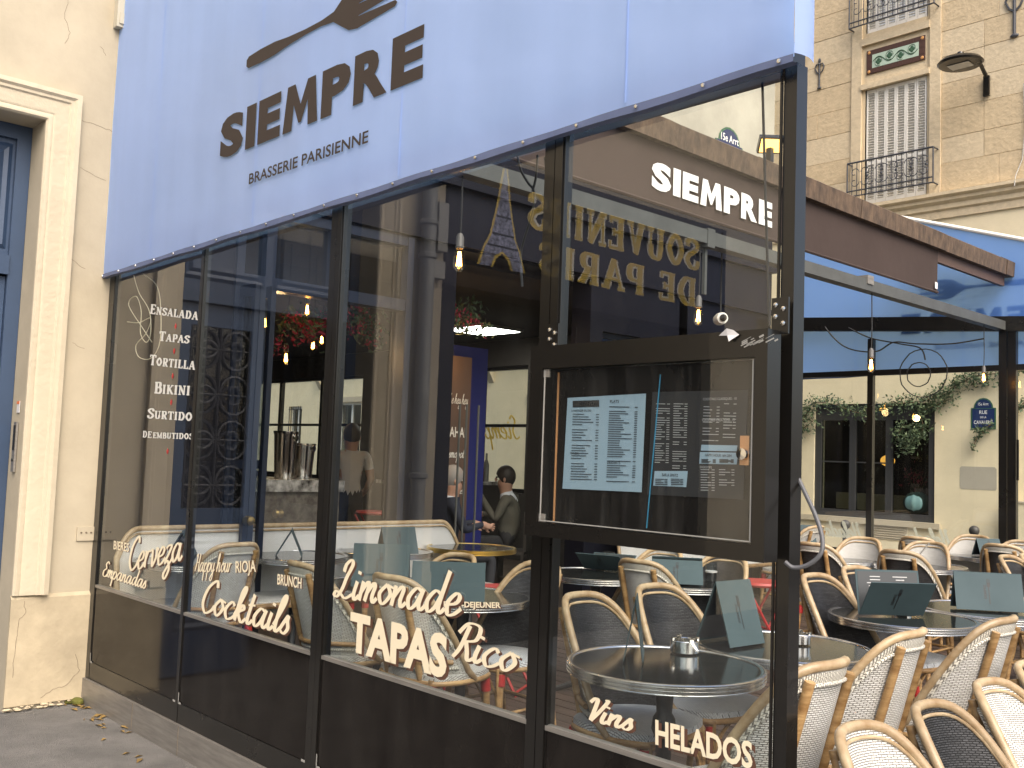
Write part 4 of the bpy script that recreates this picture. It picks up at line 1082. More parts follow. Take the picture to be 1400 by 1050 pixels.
# ---------------------------------------------------- hanging bulbs
def bulb(label, p, top, s=1.0, group='filament bulbs on cords', lit=True):
    t = thing('pendant_bulb', label, 'light bulb', (p[0], p[1], p[2]), 0, group)
    MB().tube([(0,0,.085*s),(.004,0,(top-p[2])*.5),(0,0,top-p[2])], .0045*s, 6).build('cord', M['cord'], t)
    MB().lathe([(.0,.13*s),(.012*s,.125*s),(.021*s,.105*s),(.021*s,.06*s),(.024*s,.055*s),(.022*s,.045*s),(0,.045*s)], 12).build('socket', M['socket'], t)
    g_ = MB().lathe([(.015*s,.045*s),(.018*s,.03*s),(.030*s,-.005*s),(.033*s,-.03*s),(.028*s,-.055*s),(.012*s,-.072*s),(0,-.075*s)], 14).build('glass_bulb', M['clearglass'], t)
    f_ = MB()
    for k in range(5):
        a = k*2*PI/5; f_.tube([(.006*s*math.cos(a), .006*s*math.sin(a), .03*s), (.014*s*math.cos(a), .014*s*math.sin(a), -.045*s)], .0022*s, 4)
    f_.build('filament', M['filament'], t)
bulb('lit filament bulb on a grey cord in front of the mirrored tower sign', onX(628,352,GX), 3.05)
bulb('lit filament bulb hanging from the joint of the grey beam', onX(955,430,GX), 3.05)
bulb('lit filament bulb hanging before the far screen post', onX(1191,497,GX), 3.05)
bulb('small lit filament bulb at the far end of the grey beam', onX(1345,515,GX), 3.05, .85)
inn = [(420,422,-.5), (428,470,-1.2), (440,463,-1.6), (391,488,-.9), (603,445,-.9), (612,456,-1.1), (617,478,-1.0), (362,440,-.6), (590,490,-1.0)]
wh = ['below the transom window', 'above the tall wine bucket', 'behind the flower garland over the counter', 'low at the left of the garland', 'left of the LED panel', 'just under the edge of the LED panel', 'in front of the blue partition', 'beside the folded blue doors', 'near the grey pier, lowest of its cluster']
for (a, b, X), wd in zip(inn, wh):
    bulb('lit filament bulb inside the restaurant '+wd, onX(a, b, X), 3.29, .9, 'filament bulbs inside the restaurant')
for k, (x, y, z) in enumerate(((-1.3, 1.9, 2.5), (-1.0, 3.6, 2.5), (-4.5, 4.0, 2.6))):
    l = bpy.data.lights.new('bulb_light', 'POINT'); l.energy = 5; l.color = (1,.62,.28); l.shadow_soft_size = .06
    lo = bpy.data.objects.new('bulb_light', l); COL.objects.link(lo); lo.location = (x, y, z)
# flower garlands inside
def leaves(mb, c, rad, n, s0, s1, fl=(1,1,1)):
    for _ in range(n):
        d = Vector((random.gauss(0,.5)*fl[0], random.gauss(0,.5)*fl[1], random.gauss(0,.5)*fl[2]))*rad
        p = Vector(c)+d; s = random.uniform(s0, s1)
        u = Vector((random.gauss(0,1), random.gauss(0,1), random.gauss(0,1))).normalized(); q = u.orthogonal().normalized()
        q.rotate(Matrix.Rotation(random.random()*6.28, 3, u)); r_ = u.cross(q)
        mb.add([p-q*s, p+r_*s*.45-q*s*.1, p+q*s, p-r_*s*.45-q*s*.1, p+u*s*.16], [(0,1,4),(1,2,4),(2,3,4),(3,0,4)])
for k, (pa, pb, X) in enumerate((((378,452),(452,448),-.75), ((600,425),(655,440),-.8), ((470,420),(512,455),-.7))):
    A, B = onX(*pa, X), onX(*pb, X)
    gt = thing('flower_garland', ['leafy garland with red flowers over the counter opening', 'leafy garland with red flowers above the blue partition', 'leafy garland with a few red flowers by the grey pier'][k], 'garland', (0,0,0), 0, 'flower garlands')
    ml, mf = MB(), MB()
    for i in range(14):
        c = A.lerp(B, i/13)+Vector((0,0,random.uniform(-.10,.12))); leaves(ml, c, .12, 22, .018, .042)
        if i % 2 == 0 or k == 0: leaves(mf, c+Vector((.04,0,random.uniform(-.12,.04))), .07, 20, .012, .030)
    stuff(ml.build('foliage', M['leaf'], gt, 0)); stuff(mf.build('blossom', M['flower'], gt, 0))
    MB().tube([A+Vector((0,0,.05)), A.lerp(B,.5), B+Vector((0,0,.05))], .008, 5).build('vine', M['stem'], gt)
hc = MB().tube([onY(1042,100,.09), onY(1046,250,.09), onY(1052,446,.09)], .004, 6).build('hanging_cable', M['cord']); tag(hc, 'thin dark cable hanging straight down inside the last pane', 'cable')
cm = thing('security_camera', 'white round security camera under the beam beside a hanging bulb', 'camera', onX(985,436,2.2))
MB().lathe([(0,-.05),(.04,-.05),(.045,0),(.04,.05),(0,.055)], 14, (0,0,0), (.8,-.6,0)).build('body', M['paint_white'], cm)
MB().lathe([(.026,0),(.026,.012),(0,.014)], 12, Vector((.8,-.6,0))*.055, (.8,-.6,0)).build('lens', M['blackglass'], cm)
MB().tube([(0,0,.04),(0,0,.62)], .006, 6).build('stem', M['cord'], cm)
wires = [[(706,205),(712,232),(722,250),(730,262),(728,290),(716,330),(712,352),(714,392)], [(735,212),(733,240),(728,262)], [(745,215),(748,235),(756,247)]]
for k, wv in enumerate(wires):
    o = MB().tube(smooth3([onY(a, b, .16) for a, b in wv]), .005, 6).build('wire', M['cord']); tag(o, ['long grey wire dangling behind the glass beside the tower sign', 'short black wire loop under the awning edge, left of the double post', 'short black wire curl touching the double post'][k], 'cable')
for k, (c, rr) in enumerate((((1262,510),26), ((1256,512),13))):
    o = MB(); n = 26; ctr = onY(*c, 7.9)
    o.tube([ctr+Vector((rr*.0098*math.cos(i/n*2*PI), .01*math.sin(i*2), rr*.0098*math.sin(i/n*2*PI))) for i in range(n)], .006, 6, True)
    tag(o.build('cable_coil', M['cord']), ['large loop of black cable hanging at the far screen', 'small inner loop of black cable at the far screen'][k], 'cable')
for k, pts in enumerate(([(1128,447),(1140,462),(1155,474),(1175,480),(1200,480),(1222,468),(1252,470),(1300,470),(1345,463)], [(1160,448),(1190,462),(1230,470),(1258,476),(1265,492)])):
    o = MB().tube(smooth3([onY(a, b, 7.9) for a, b in pts]), .008, 6).build('strung_cable', M['cord']); tag(o, ['black cable sagging right across the blue far awning', 'shorter black cable drooping to the coil on the far awning'][k], 'cable')

# ================================================================== HOUSE ACROSS THE STREET (front at y = 15)
FY = 15.0
fh = thing('street_house', 'stone house across the street with a cream ground floor and white shutters', 'building')
# ground floor wall with openings, built round them
wins = [(-3.73,-1.39,.71,2.82,'big')] + [(-26.2,-25.4,1.2,3.0,'bar'), (-23.2,-22.4,1.2,3.0,'bar'), (-20.3,-19.0,.1,3.1,'door'), (-16.0,-15.0,1.0,3.0,'bar'), (-11.6,-10.6,.9,3.0,'white'), (-8.4,-7.4,.9,3.0,'white')]
wins.sort()
gw = MB(); px_ = -34
for a, b, z0_, z1_, k in wins:
    gw.box(px_, a, FY, FY+.4, 0, 6.09); gw.box(a, b, FY, FY+.4, 0, z0_); gw.box(a, b, FY, FY+.4, z1_, 6.09); px_ = b
gw.box(px_, 9, FY, FY+.4, 0, 6.09)
gw.build('ground_floor_wall', M['farcream'], fh, 0)
MB().box(-34, 9, FY+1.5, FY+1.6, 0, 6).build('inner_wall', M['dark'], fh, 0)
for a, b, z0_, z1_, k in wins:
    if k == 'big': continue
    wf = MB(); wf.box(a, a+.08, FY+.12, FY+.2, z0_, z1_); wf.box(b-.08, b, FY+.12, FY+.2, z0_, z1_); wf.box(a+.08, b-.08, FY+.12, FY+.2, z1_-.08, z1_); wf.box((a+b)/2-.04, (a+b)/2+.04, FY+.12, FY+.2, z0_, z1_-.08)
    wo = wf.build('window', M['paint_white'], fh, 0)
    MB().box(a+.08, b-.08, FY+.15, FY+.16, z0_, z1_-.08).build('pane', M['winglass'], wo, 0)
    if k == 'bar':
        br_ = MB()
        for i in range(6): x = a+.06+(b-a-.12)*i/5; br_.tube([(x, FY-.03, z0_), (x, FY-.03, z1_)], .012, 5)
        br_.tube([(a, FY-.03, z0_+.1), (b, FY-.03, z0_+.1)], .012, 5); br_.tube([(a, FY-.03, z1_-.1), (b, FY-.03, z1_-.1)], .012, 5)
        br_.build('window_bars', M['iron'], wo)
    else:
        MB().box(a-.12, b+.12, FY-.04, FY-.001, z1_, z1_+.16).build('window_lintel', M['trimstone'], wo, 0)
for x in (-21.4, -17.6, -13.2):
    cbm = MB(); cbm.prism([(x, FY-.001, 3.5), (x, FY-.25, 3.9), (x, FY-.25, 4.05), (x, FY-.001, 4.05)], (.2,0,0)); cbm.build('corbel', M['trimstone'], fh, 0)
MB().box(-34, 9, FY-.12, FY-.001, 4.06, 4.22).build('string_course', M['trimstone'], fh, 0)
# low wall band and base
MB().box(-34, 9, FY-.025, FY-.001, .0, .33).build('base_course', M['farcream'], fh, 0)
# cornice
co = MB()
prof = [(0,6.09),(-.04,6.09),(-.04,6.22),(-.08,6.25),(-.08,6.33),(-.14,6.38),(-.14,6.43),(-.20,6.47),(-.20,6.53),(0,6.56)]
co.prism([(-34, FY+a-.001, z) for a, z in prof], (43,0,0)); co.build('cornice', M['stone2'], fh, 25)
# stone upper wall: mortar core and single dressed blocks round two window bays
bays = [-2.17, -5.62]
def in_bay(a, b):
    for c in bays:
        if b > c-.86 and a < c+.86: return True
    return False
core = MB(); px_ = -34
for c in sorted(bays):
    core.box(px_, c-.60, FY+.013, FY+.4, 6.56, 16); px_ = c+.60
core.box(px_, 9, FY+.013, FY+.4, 6.56, 16)
core.build('upper_wall_core', M['mortar'], fh, 0)
bkm = {}
zc = 6.585; row = 0
hs = [.50,.46,.52,.48,.50,.47,.52,.49,.50,.50]
for hh in hs:
    segs = [(-8.6, bays[1]-.86), (bays[1]+.86, bays[0]-.86), (bays[0]+.86, 3.2)]
    for (a, b) in segs:
        x = a; first = True
        while x < b-.05:
            L = random.choice((.95,1.15,1.35)) if not first else random.choice((.5,.75,1.0)); first = False
            e = min(b, x+L)
            if b-e < .3: e = b
            o = MB(); d = random.uniform(-.004, .004); j = .0015
            x0_, x1_, z0_, z1_ = x+j, e-j, zc+j, zc+hh-j
            # block with a small worn chamfer
            o.v += [(x0_, FY+.041, z0_), (x1_, FY+.041, z0_), (x1_, FY+.041, z1_), (x0_, FY+.041, z1_)]
            o.v += [(x0_, FY+.008+d, z0_), (x1_, FY+.008+d, z0_), (x1_, FY+.008+d, z1_), (x0_, FY+.008+d, z1_)]
            c_ = .004
            o.v += [(x0_+c_, FY+d, z0_+c_), (x1_-c_, FY+d, z0_+c_), (x1_-c_, FY+d, z1_-c_), (x0_+c_, FY+d, z1_-c_)]
            for s0 in (0, 4):
                for k in range(4): o.face((s0+k, s0+(k+1) % 4, s0+4+(k+1) % 4, s0+4+k))
            o.face((8,9,10,11))
            o.build('stone_block', M['stone'] if random.random() < .6 else M['stone2'], fh, 0)
            x = e
    zc += hh
far_up = MB(); far_up.box(-34, -8.6, FY, FY+.012, 6.565, 16); far_up.box(3.2, 9, FY, FY+.012, 6.565, 16); far_up.box(-8.6, 3.2, FY, FY+.012, zc+.002, 16)
far_up.build('upper_wall', M['stone'], fh, 0)
def railing(par, c, z0_, z1_, y):
    rl = MB(); w2 = .82
    for z in (z0_, z1_, z0_+.10): rl.tube([(c-w2, y, z), (c+w2, y, z)], .014 if z != z1_ else .018, 6)
    for s in (-1, 1):
        rl.tube([(c+s*w2, y, z0_-.0), (c+s*w2, y, z1_)], .014, 6); rl.tube([(c+s*w2, y, z1_), (c+s*w2, FY, z1_)], .014, 6); rl.tube([(c+s*w2, y, z0_), (c+s*w2, FY, z0_)], .014, 6)
    n = 17
    for i in range(1, n): rl.tube([(c-w2+2*w2*i/n, y, z0_), (c-w2+2*w2*i/n, y, z1_)], .0085, 5)
    for i in range(5):
        cx_ = c-.56+i*.28
        for sz in (-1, 1):
            for sx in (-1, 1):
                zc_ = (z0_+z1_)/2+.03; pts = []
                for k in range(14):
                    t = k/13; an = t*1.6*PI; r_ = .095*(1-.65*t)
                    pts.append((cx_+sx*(.11-r_*math.cos(an)), y-.005, zc_+sz*(.09+r_*math.sin(an))))
                rl.tube(pts, .0085, 4)
        rl.ball((cx_+.14, y-.01, (z0_+z1_)/2+.03), .03, 6, 4)
    return rl.build('balcony_railing', M['greyiron'], par)
slat_me = {}
def shutters(par, c, z0_, z1_):
    n = 6; w_ = 1.16/n
    for i in range(n):
        x0_ = c-.58+i*w_
        f_ = MB(); yy = FY+.035
        f_.box(x0_+.004, x0_+.032, yy, yy+.035, z0_, z1_); f_.box(x0_+w_-.032, x0_+w_-.004, yy, yy+.035, z0_, z1_)
        for za, zb in ((z0_, z0_+.07), (z1_-.07, z1_), ((z0_+z1_)/2-.35, (z0_+z1_)/2-.30)): f_.box(x0_+.032, x0_+w_-.032, yy, yy+.035, za, zb)
        f_ = f_.build('shutter', M['shutter'], par, 0)
        s_ = MB(); z = z0_+.09
        while z < z1_-.09:
            s_.obox((x0_+w_/2, yy+.018, z), (1,0,0), (0,.75,-.66), (0,.66,.75), w_-.066, .040, .012); z += .05
        stuff(s_.build('slats', M['shutter'], f_, 0))
def bay(c, k):
    # piers and head of the bay, the window slightly recessed
    pz = MB(); pz.box(c-.86, c-.66, FY-.03, FY+.3, 6.561, 12.0); pz.box(c+.66, c+.86, FY-.03, FY+.3, 6.561, 12.0)
    pz.box(c-.659, c-.60, FY+.03, FY+.3, 6.561, 12.0); pz.box(c+.60, c+.659, FY+.03, FY+.3, 6.561, 12.0)
    pz.build('bay_pier', M['stone2'], fh, 0)
    hd = MB(); hd.box(c-.658, c+.658, FY-.06, FY+.3, 8.80, 8.90); hd.box(c-.598, c+.598, FY+.01, FY+.3, 8.901, 9.66); hd.box(c-.658, c+.658, FY-.05, FY+.3, 9.661, 9.80); hd.box(c-.598, c+.598, FY+.0, FY+.3, 9.801, 9.90)
    hd.build('lintel', M['stone2'], fh, 0)
    MB().box(c-.598, c+.598, FY+.15, FY+.2, 6.57, 8.79).build('window_back', M['dark'], fh, 0)
    shutters(fh, c, 6.60, 8.79); shutters(fh, c, 9.91, 12.0)
    # tile panel
    tp = MB().box(c-.565, c+.565, FY-.012, FY+.009, 9.09, 9.55).build('tile_panel', M['tile_dark'], fh, 0)
    tl = MB().box(-.046, .046, -.004, 0, -.046, .046).mesh('tile', M['tile_dark'], 0); tlc = MB().box(-.046, .046, -.004, 0, -.046, .046).mesh('tile', M['tile_dark'], 0)
    for i in range(11):
        for z in (9.14, 9.50): inst('tile', tl, tp, (c-.505+i*.101, FY-.0125, z))
    for z in (9.26, 9.38):
        for x in (-.505, .505): inst('tile', tl, tp, (c+x, FY-.0125, z))
    MB().box(c-.45, c+.45, FY-.018, FY-.0125, 9.19, 9.45).build('green_tile_field', M['tile_green'], tp, 0)
    vn = MB(); vn.tube([(c-.43+i*.86/40, FY-.020, 9.32+.07*math.sin(i/40*4*PI)) for i in range(41)], .008, 4)
    for i in range(4):
        cx_ = c-.43+.1075+i*.215; zz = 9.32-.03*(1 if i % 2 == 0 else -1)
        for dx, dz in ((-.03,.0), (.03,.0), (0,.035), (0,-.03)): vn.ball((cx_+dx, FY-.019, zz+dz), .034, 7, 4, (1,.2,1))
        pts = [(cx_+.075*math.cos(a/10*5.2), FY-.020, zz+.085*math.sin(a/10*5.2)) for a in range(11)]
        vn.tube(pts, .006, 4)
    vn.build('vine_pattern', M['tile_leaf'], tp, 0)
    for x in (-.515, .515):
        for z in (9.135, 9.505):
            MB().ball((c+x, FY-.018, z), .032, 8, 4, (1,.25,1)).build('rosette', M['tile_or'], tp)
    railing(fh, c, 6.72, 7.36, FY-.22); railing(fh, c, 10.0, 10.75, FY-.22)
for k, c in enumerate(bays): bay(c, k)
# iron wall anchors
def anchor(x, z, s, lab):
    t = thing('wall_anchor', lab, 'wall anchor', (x, FY-.02, z), 0, 'iron wall anchors')
    b = MB(); b.tube([(0,0,-.30*s),(0,0,.2*s)], .018*s, 6)
    b.build('rod', M['greyiron'], t)
    c = MB()
    for sx in (-1, 1):
        c.tube([(0,0,0), (sx*.06*s,0,.05*s), (sx*.10*s,0,.14*s), (sx*.07*s,0,.21*s), (sx*.03*s,0,.2*s)], .013*s, 5)
    c.ball((0,0,.27*s), .04*s, 8, 5, (.8,.6,1.4)); c.ball((0,0,.20*s), .03*s, 8, 5)
    c.build('scroll', M['greyiron'], t); MB().ball((0,0,-.28*s), .05*s, 8, 5, (1,.5,.5)).build('foot', M['greyiron'], t)
anchor(-3.72, 9.36, 1.0, 'grey wrought iron wall anchor left of the shuttered window')
anchor(-.05, 9.5, 1.5, 'large grey wrought iron wall anchor at the upper right edge')
# street lamp on the wall
sl_ = thing('street_lamp', 'dark disc shaped street lamp on a bracket on the stone wall', 'street lamp', (-.5, FY-.02, 8.12))
MB().box(-.05, .05, -.05, 0, 0, .36).build('bracket', M['black'], sl_, 0)
MB().tube([(0,-.03,.34),(-.02,-.25,.52),(-.1,-.5,.56),(-.16,-.65,.53)], .035, 8).build('arm', M['black'], sl_)
MB().lathe([(0,-.06),(.34,-.05),(.37,-.02),(.33,.03),(.16,.08),(.06,.12),(.05,.17),(0,.18)], 26, (-.16,-.72,.44)).build('head', M['black'], sl_)
MB().box(-.34, .02, -.84, -.60, .372, .378).build('lens', M['pearl'], sl_, 0)
wr = MB().tube([(.1,FY-.03,8.2),(.12,FY-.03,7.4),(.08,FY-.03,6.9),(.02,FY-.16,6.6),(.03,FY-.24,6.4)], .009, 5).build('lamp_wire', M['plasticgrey']); tag(wr, 'thin wire running down the stone wall from the street lamp', 'cable')
# the big anthracite window with pumpkin
a, b, z0_, z1_, _ = [q for q in wins if q[4] == 'big'][0]
bw_ = thing('cafe_window', 'wide anthracite framed window in the cream wall below the ivy', 'window', (0, FY, 0))
f_ = MB(); f_.box(a+.002, b-.002, .05, .14, z1_-.30, z1_-.002); f_.box(a+.002, b-.002, .03, .14, z0_+.002, z0_+.13)
for x in (a+.002, a+.71, a+1.42, b-.122): f_.box(x, x+.12, .04, .13, z0_+.13, z1_-.30)
f_.build('frame', M['winframe'], bw_, 0)
for x in (a+.12, a+.83, a+1.54):
    MB().box(x, x+.59 if x < a+1.5 else b-.122, .085, .092, z0_+.13, z1_-.30).build('pane', M['winglass'], bw_, 0)
MB().box(a+.12, a+1.42, .075, .084, 1.72, 1.745).build('glazing_bar', M['winframe'], bw_, 0)
MB().box(a-.22, b+.12, -.07, -.001, z0_-.10, z0_-.0).build('sill', M['trimstone'], bw_, 0)
MB().box(a+.2, b-.2, .5, .55, z0_+.13, 1.15).build('half_curtain', M['trimstone'], bw_, 0)
pk = thing('pumpkin', 'ribbed blue grey pumpkin on the window sill behind the glass', 'pumpkin', (-1.80, FY+.22, z0_+.13))
p_ = MB(); n = 36
for i in range(11):
    ph_ = PI*i/10
    for k in range(n):
        an = 2*PI*k/n; rr = .25*math.sin(ph_)*(1-.13*abs(math.cos(an*5)))+.004; p_.v.append((rr*math.cos(an), rr*.8*math.sin(an), .20-.20*math.cos(ph_)))
for i in range(10):
    for k in range(n): p_.face((i*n+k, i*n+(k+1) % n, (i+1)*n+(k+1) % n, (i+1)*n+k))
p_.build('body', M['pumpkin'], pk, 60); MB().tube([(0,0,.38),(.02,0,.45),(.05,0,.49)], [.035,.025,.03], 7).build('stalk', M['stem'], pk)
fp = thing('dried_bouquet', 'spray of red dried flowers above the blue grey pumpkin', 'flowers', (-1.80, FY+.24, z0_+.60))
m_ = MB(); leaves(m_, (0,0,.17), .34, 90, .02, .05, (1.2,.4,.6)); stuff(m_.build('blossom', M['flower'], fp, 0))
stm = MB()
for k in range(9): stm.tube([(0,0,-.15), (random.uniform(-.3,.3), random.uniform(-.05,.05), random.uniform(.15,.4))], .006, 4)
stm.build('twigs', M['stem'], fp)
ln = MB().ball((-2.42, FY+.35, 1.78), .13, 12, 8, (1,1,.8)).build('paper_lantern', M['lantern']); tag(ln, 'glowing orange round lantern behind the middle of the cafe window', 'lantern')
# air vent, paint patch, name plate, downpipe, cabinet
vt = thing('air_vent', 'cream louvred air vent low in the wall under the cafe window', 'vent', (-2.27, FY-.001, .49))
MB().box(-.40, .40, -.02, 0, -.13, .13).build('frame', M['trimstone'], vt, 0)
for k in range(6): MB().obox((0,-.028,-.10+k*.04), (1,0,0), (0,.8,-.6), (0,.6,.8), .74, .03, .008).build('slat', M['trimstone'], vt, 0)
pp = MB(); pp.prism([(-.95+.03,FY-.0035,1.33),(-.36,FY-.0035,1.33),(-.34,FY-.0035,1.36),(-.34,FY-.0035,1.69),(-.37,FY-.0035,1.72),(-.92,FY-.0035,1.72),(-.95,FY-.0035,1.69),(-.95,FY-.0035,1.36)], (0,.0025,0))
tag(pp.build('painted_patch', M['patch'], None, 0), 'pale grey square of fresh paint on the cream wall under the name plate', 'paint patch')
np_ = thing('street_name_plate', 'arched blue enamel street name plate with green border on the cream wall', 'street sign', (-.555, FY-.012, 2.36))
def arch(w2, h, ah, y, ins):
    pts = [(-w2+ins, y, ins), (w2-ins, y, ins), (w2-ins, y, h-.0)]
    for k in range(9):
        an = k/8*PI; pts.append(((w2*.78-ins)*math.cos(an), y, h+(ah-ins)*math.sin(an)))
    pts.append((-w2+ins, y, h)); return pts
MB().prism(arch(.205,.36,.17,0,0), (0,.01,0)).build('border', M['plate_green'], np_, 0)
MB().prism(arch(.205,.36,.17,-.003,.022), (0,.002,0)).build('field', M['plate_blue'], np_, 0)
for s, z, w_, h in (('15e Arrt', .40, .17, .05), ('RUE', .255, .13, .06), ('DE LA', .185, .10, .032), ('CAVALERIE', .085, .31, .06)):
    mb = MB(); fit(mb, text_geo(s, .01), (-w_/2, -.005, z), (1,0,0), (0,0,1), w_, h); mb.build('lettering', M['whiteprint'], np_, 0)
MB().box(-.19, .19, -.0045, -.0035, .345, .355).build('rule', M['plate_green'], np_, 0)
np2 = thing('street_name_plate', 'arched blue district plate high on the grey wall, half hidden by the gutter', 'street sign', (RX+.004, 6.82, 4.93))
MB().prism([(0, p[0], p[2]) for p in arch(.26,.28,.18,0,0)], (.01,0,0)).build('border', M['plate_green'], np2, 0)
MB().prism([(.011, p[0], p[2]) for p in arch(.26,.28,.18,0,.025)], (.002,0,0)).build('field', M['plate_blue'], np2, 0)
mb = MB(); fit(mb, text_geo('15e Arrt', .012), (.0145, -.17, .285), (0,1,0), (0,0,1), .34, .085); mb.build('lettering', M['whiteprint'], np2, 0)
fp_ = thing('wall_pipe', 'thin cream pipe running down the cream wall at the right edge', 'pipe', (-.02, FY-.05, 1.2))
MB().tube([(0,0,0),(0,0,2.6)], .03, 8).build('tube', M['farcream'], fp_)
for z in (.3, .9, 1.5, 2.1): MB().lathe([(.04,0),(.04,.03)], 8, (0,0,z)).build('clip', M['trimstone'], fp_)
ub = thing('utility_cabinet', 'cream utility cabinet with a red label against the cream wall', 'cabinet', (.12, FY-.2, 0))
MB().box(-.22, .26, -.1, .19, 0, 1.15).build('body', M['farcream'], ub, 0); MB().box(-.24, .28, -.12, .19, 1.151, 1.18).build('top', M['trimstone'], ub, 0); MB().box(-.18, -.11, -.104, -.1005, .78, .9).build('label_plate', M['orange'], ub, 0)
# ivy
iv = thing('ivy', 'ivy trailing over the top of the cafe window and up the cream wall', 'ivy', (0, 0, 0))
ml, ml2, vs_ = MB(), MB(), MB()
runs = [[(1085,575),(1110,552),(1140,553),(1175,565),(1200,562),(1230,552),(1262,548),(1290,537),(1310,525),(1335,514),(1372,510)], [(1255,560),(1262,585),(1250,600),(1238,612)], [(1105,562),(1090,590),(1112,575)], [(1265,560),(1285,552),(1300,545)], [(1312,520),(1340,525),(1352,518)], [(1345,590),(1335,600),(1330,615)], [(1385,512),(1400,505)], [(1378,590),(1392,560),(1400,550)], [(1235,580),(1225,600)], [(1355,580),(1343,588),(1335,592)]]
for k, rn in enumerate(runs):
    P_ = [onY(x, y, FY-.10) for x, y in rn]; q = smooth3(P_, 6); vs_.tube(q, .009, 4)
    dens = [18, 24, 16, 11, 6, 4, 8, 7, 16, 5][k]; rad = [.16, .17, .17, .13, .09, .06, .13, .1, .15, .09][k]
    for p in q:
        leaves(ml, p, rad, dens, .022, .050, (1,.6,1)); leaves(ml2, p+Vector((0,-.05,.05)), rad, dens//3, .022, .045, (1,.5,.8))
stuff(ml.build('foliage', M['leaf'], iv, 0)); stuff(ml2.build('pale_foliage', M['leaf2'], iv, 0)); vs_.build('vine', M['stem'], iv)
# bollards in the street
for k, (px, py, Y) in enumerate(((1156,711,10.2), (1332,719,10.6))):
    p = onY(px, py, Y); t = thing('bollard', ['slim dark street bollard beyond the far screen, left one', 'slim dark street bollard with a ball top beyond the far screen, right one'][k], 'bollard', (p.x, Y, 0), 0, 'street bollards')
    h = p.z
    MB().lathe([(.06,0),(.06,.12),(.04,.16),(.036,h-.16),(.05,h-.15),(.05,h-.13),(.03,h-.12)], 12).build('shaft', M['bollard'], t)
    MB().ball((0,0,h-.06), .065, 12, 8).build('ball_top', M['bollard'], t)

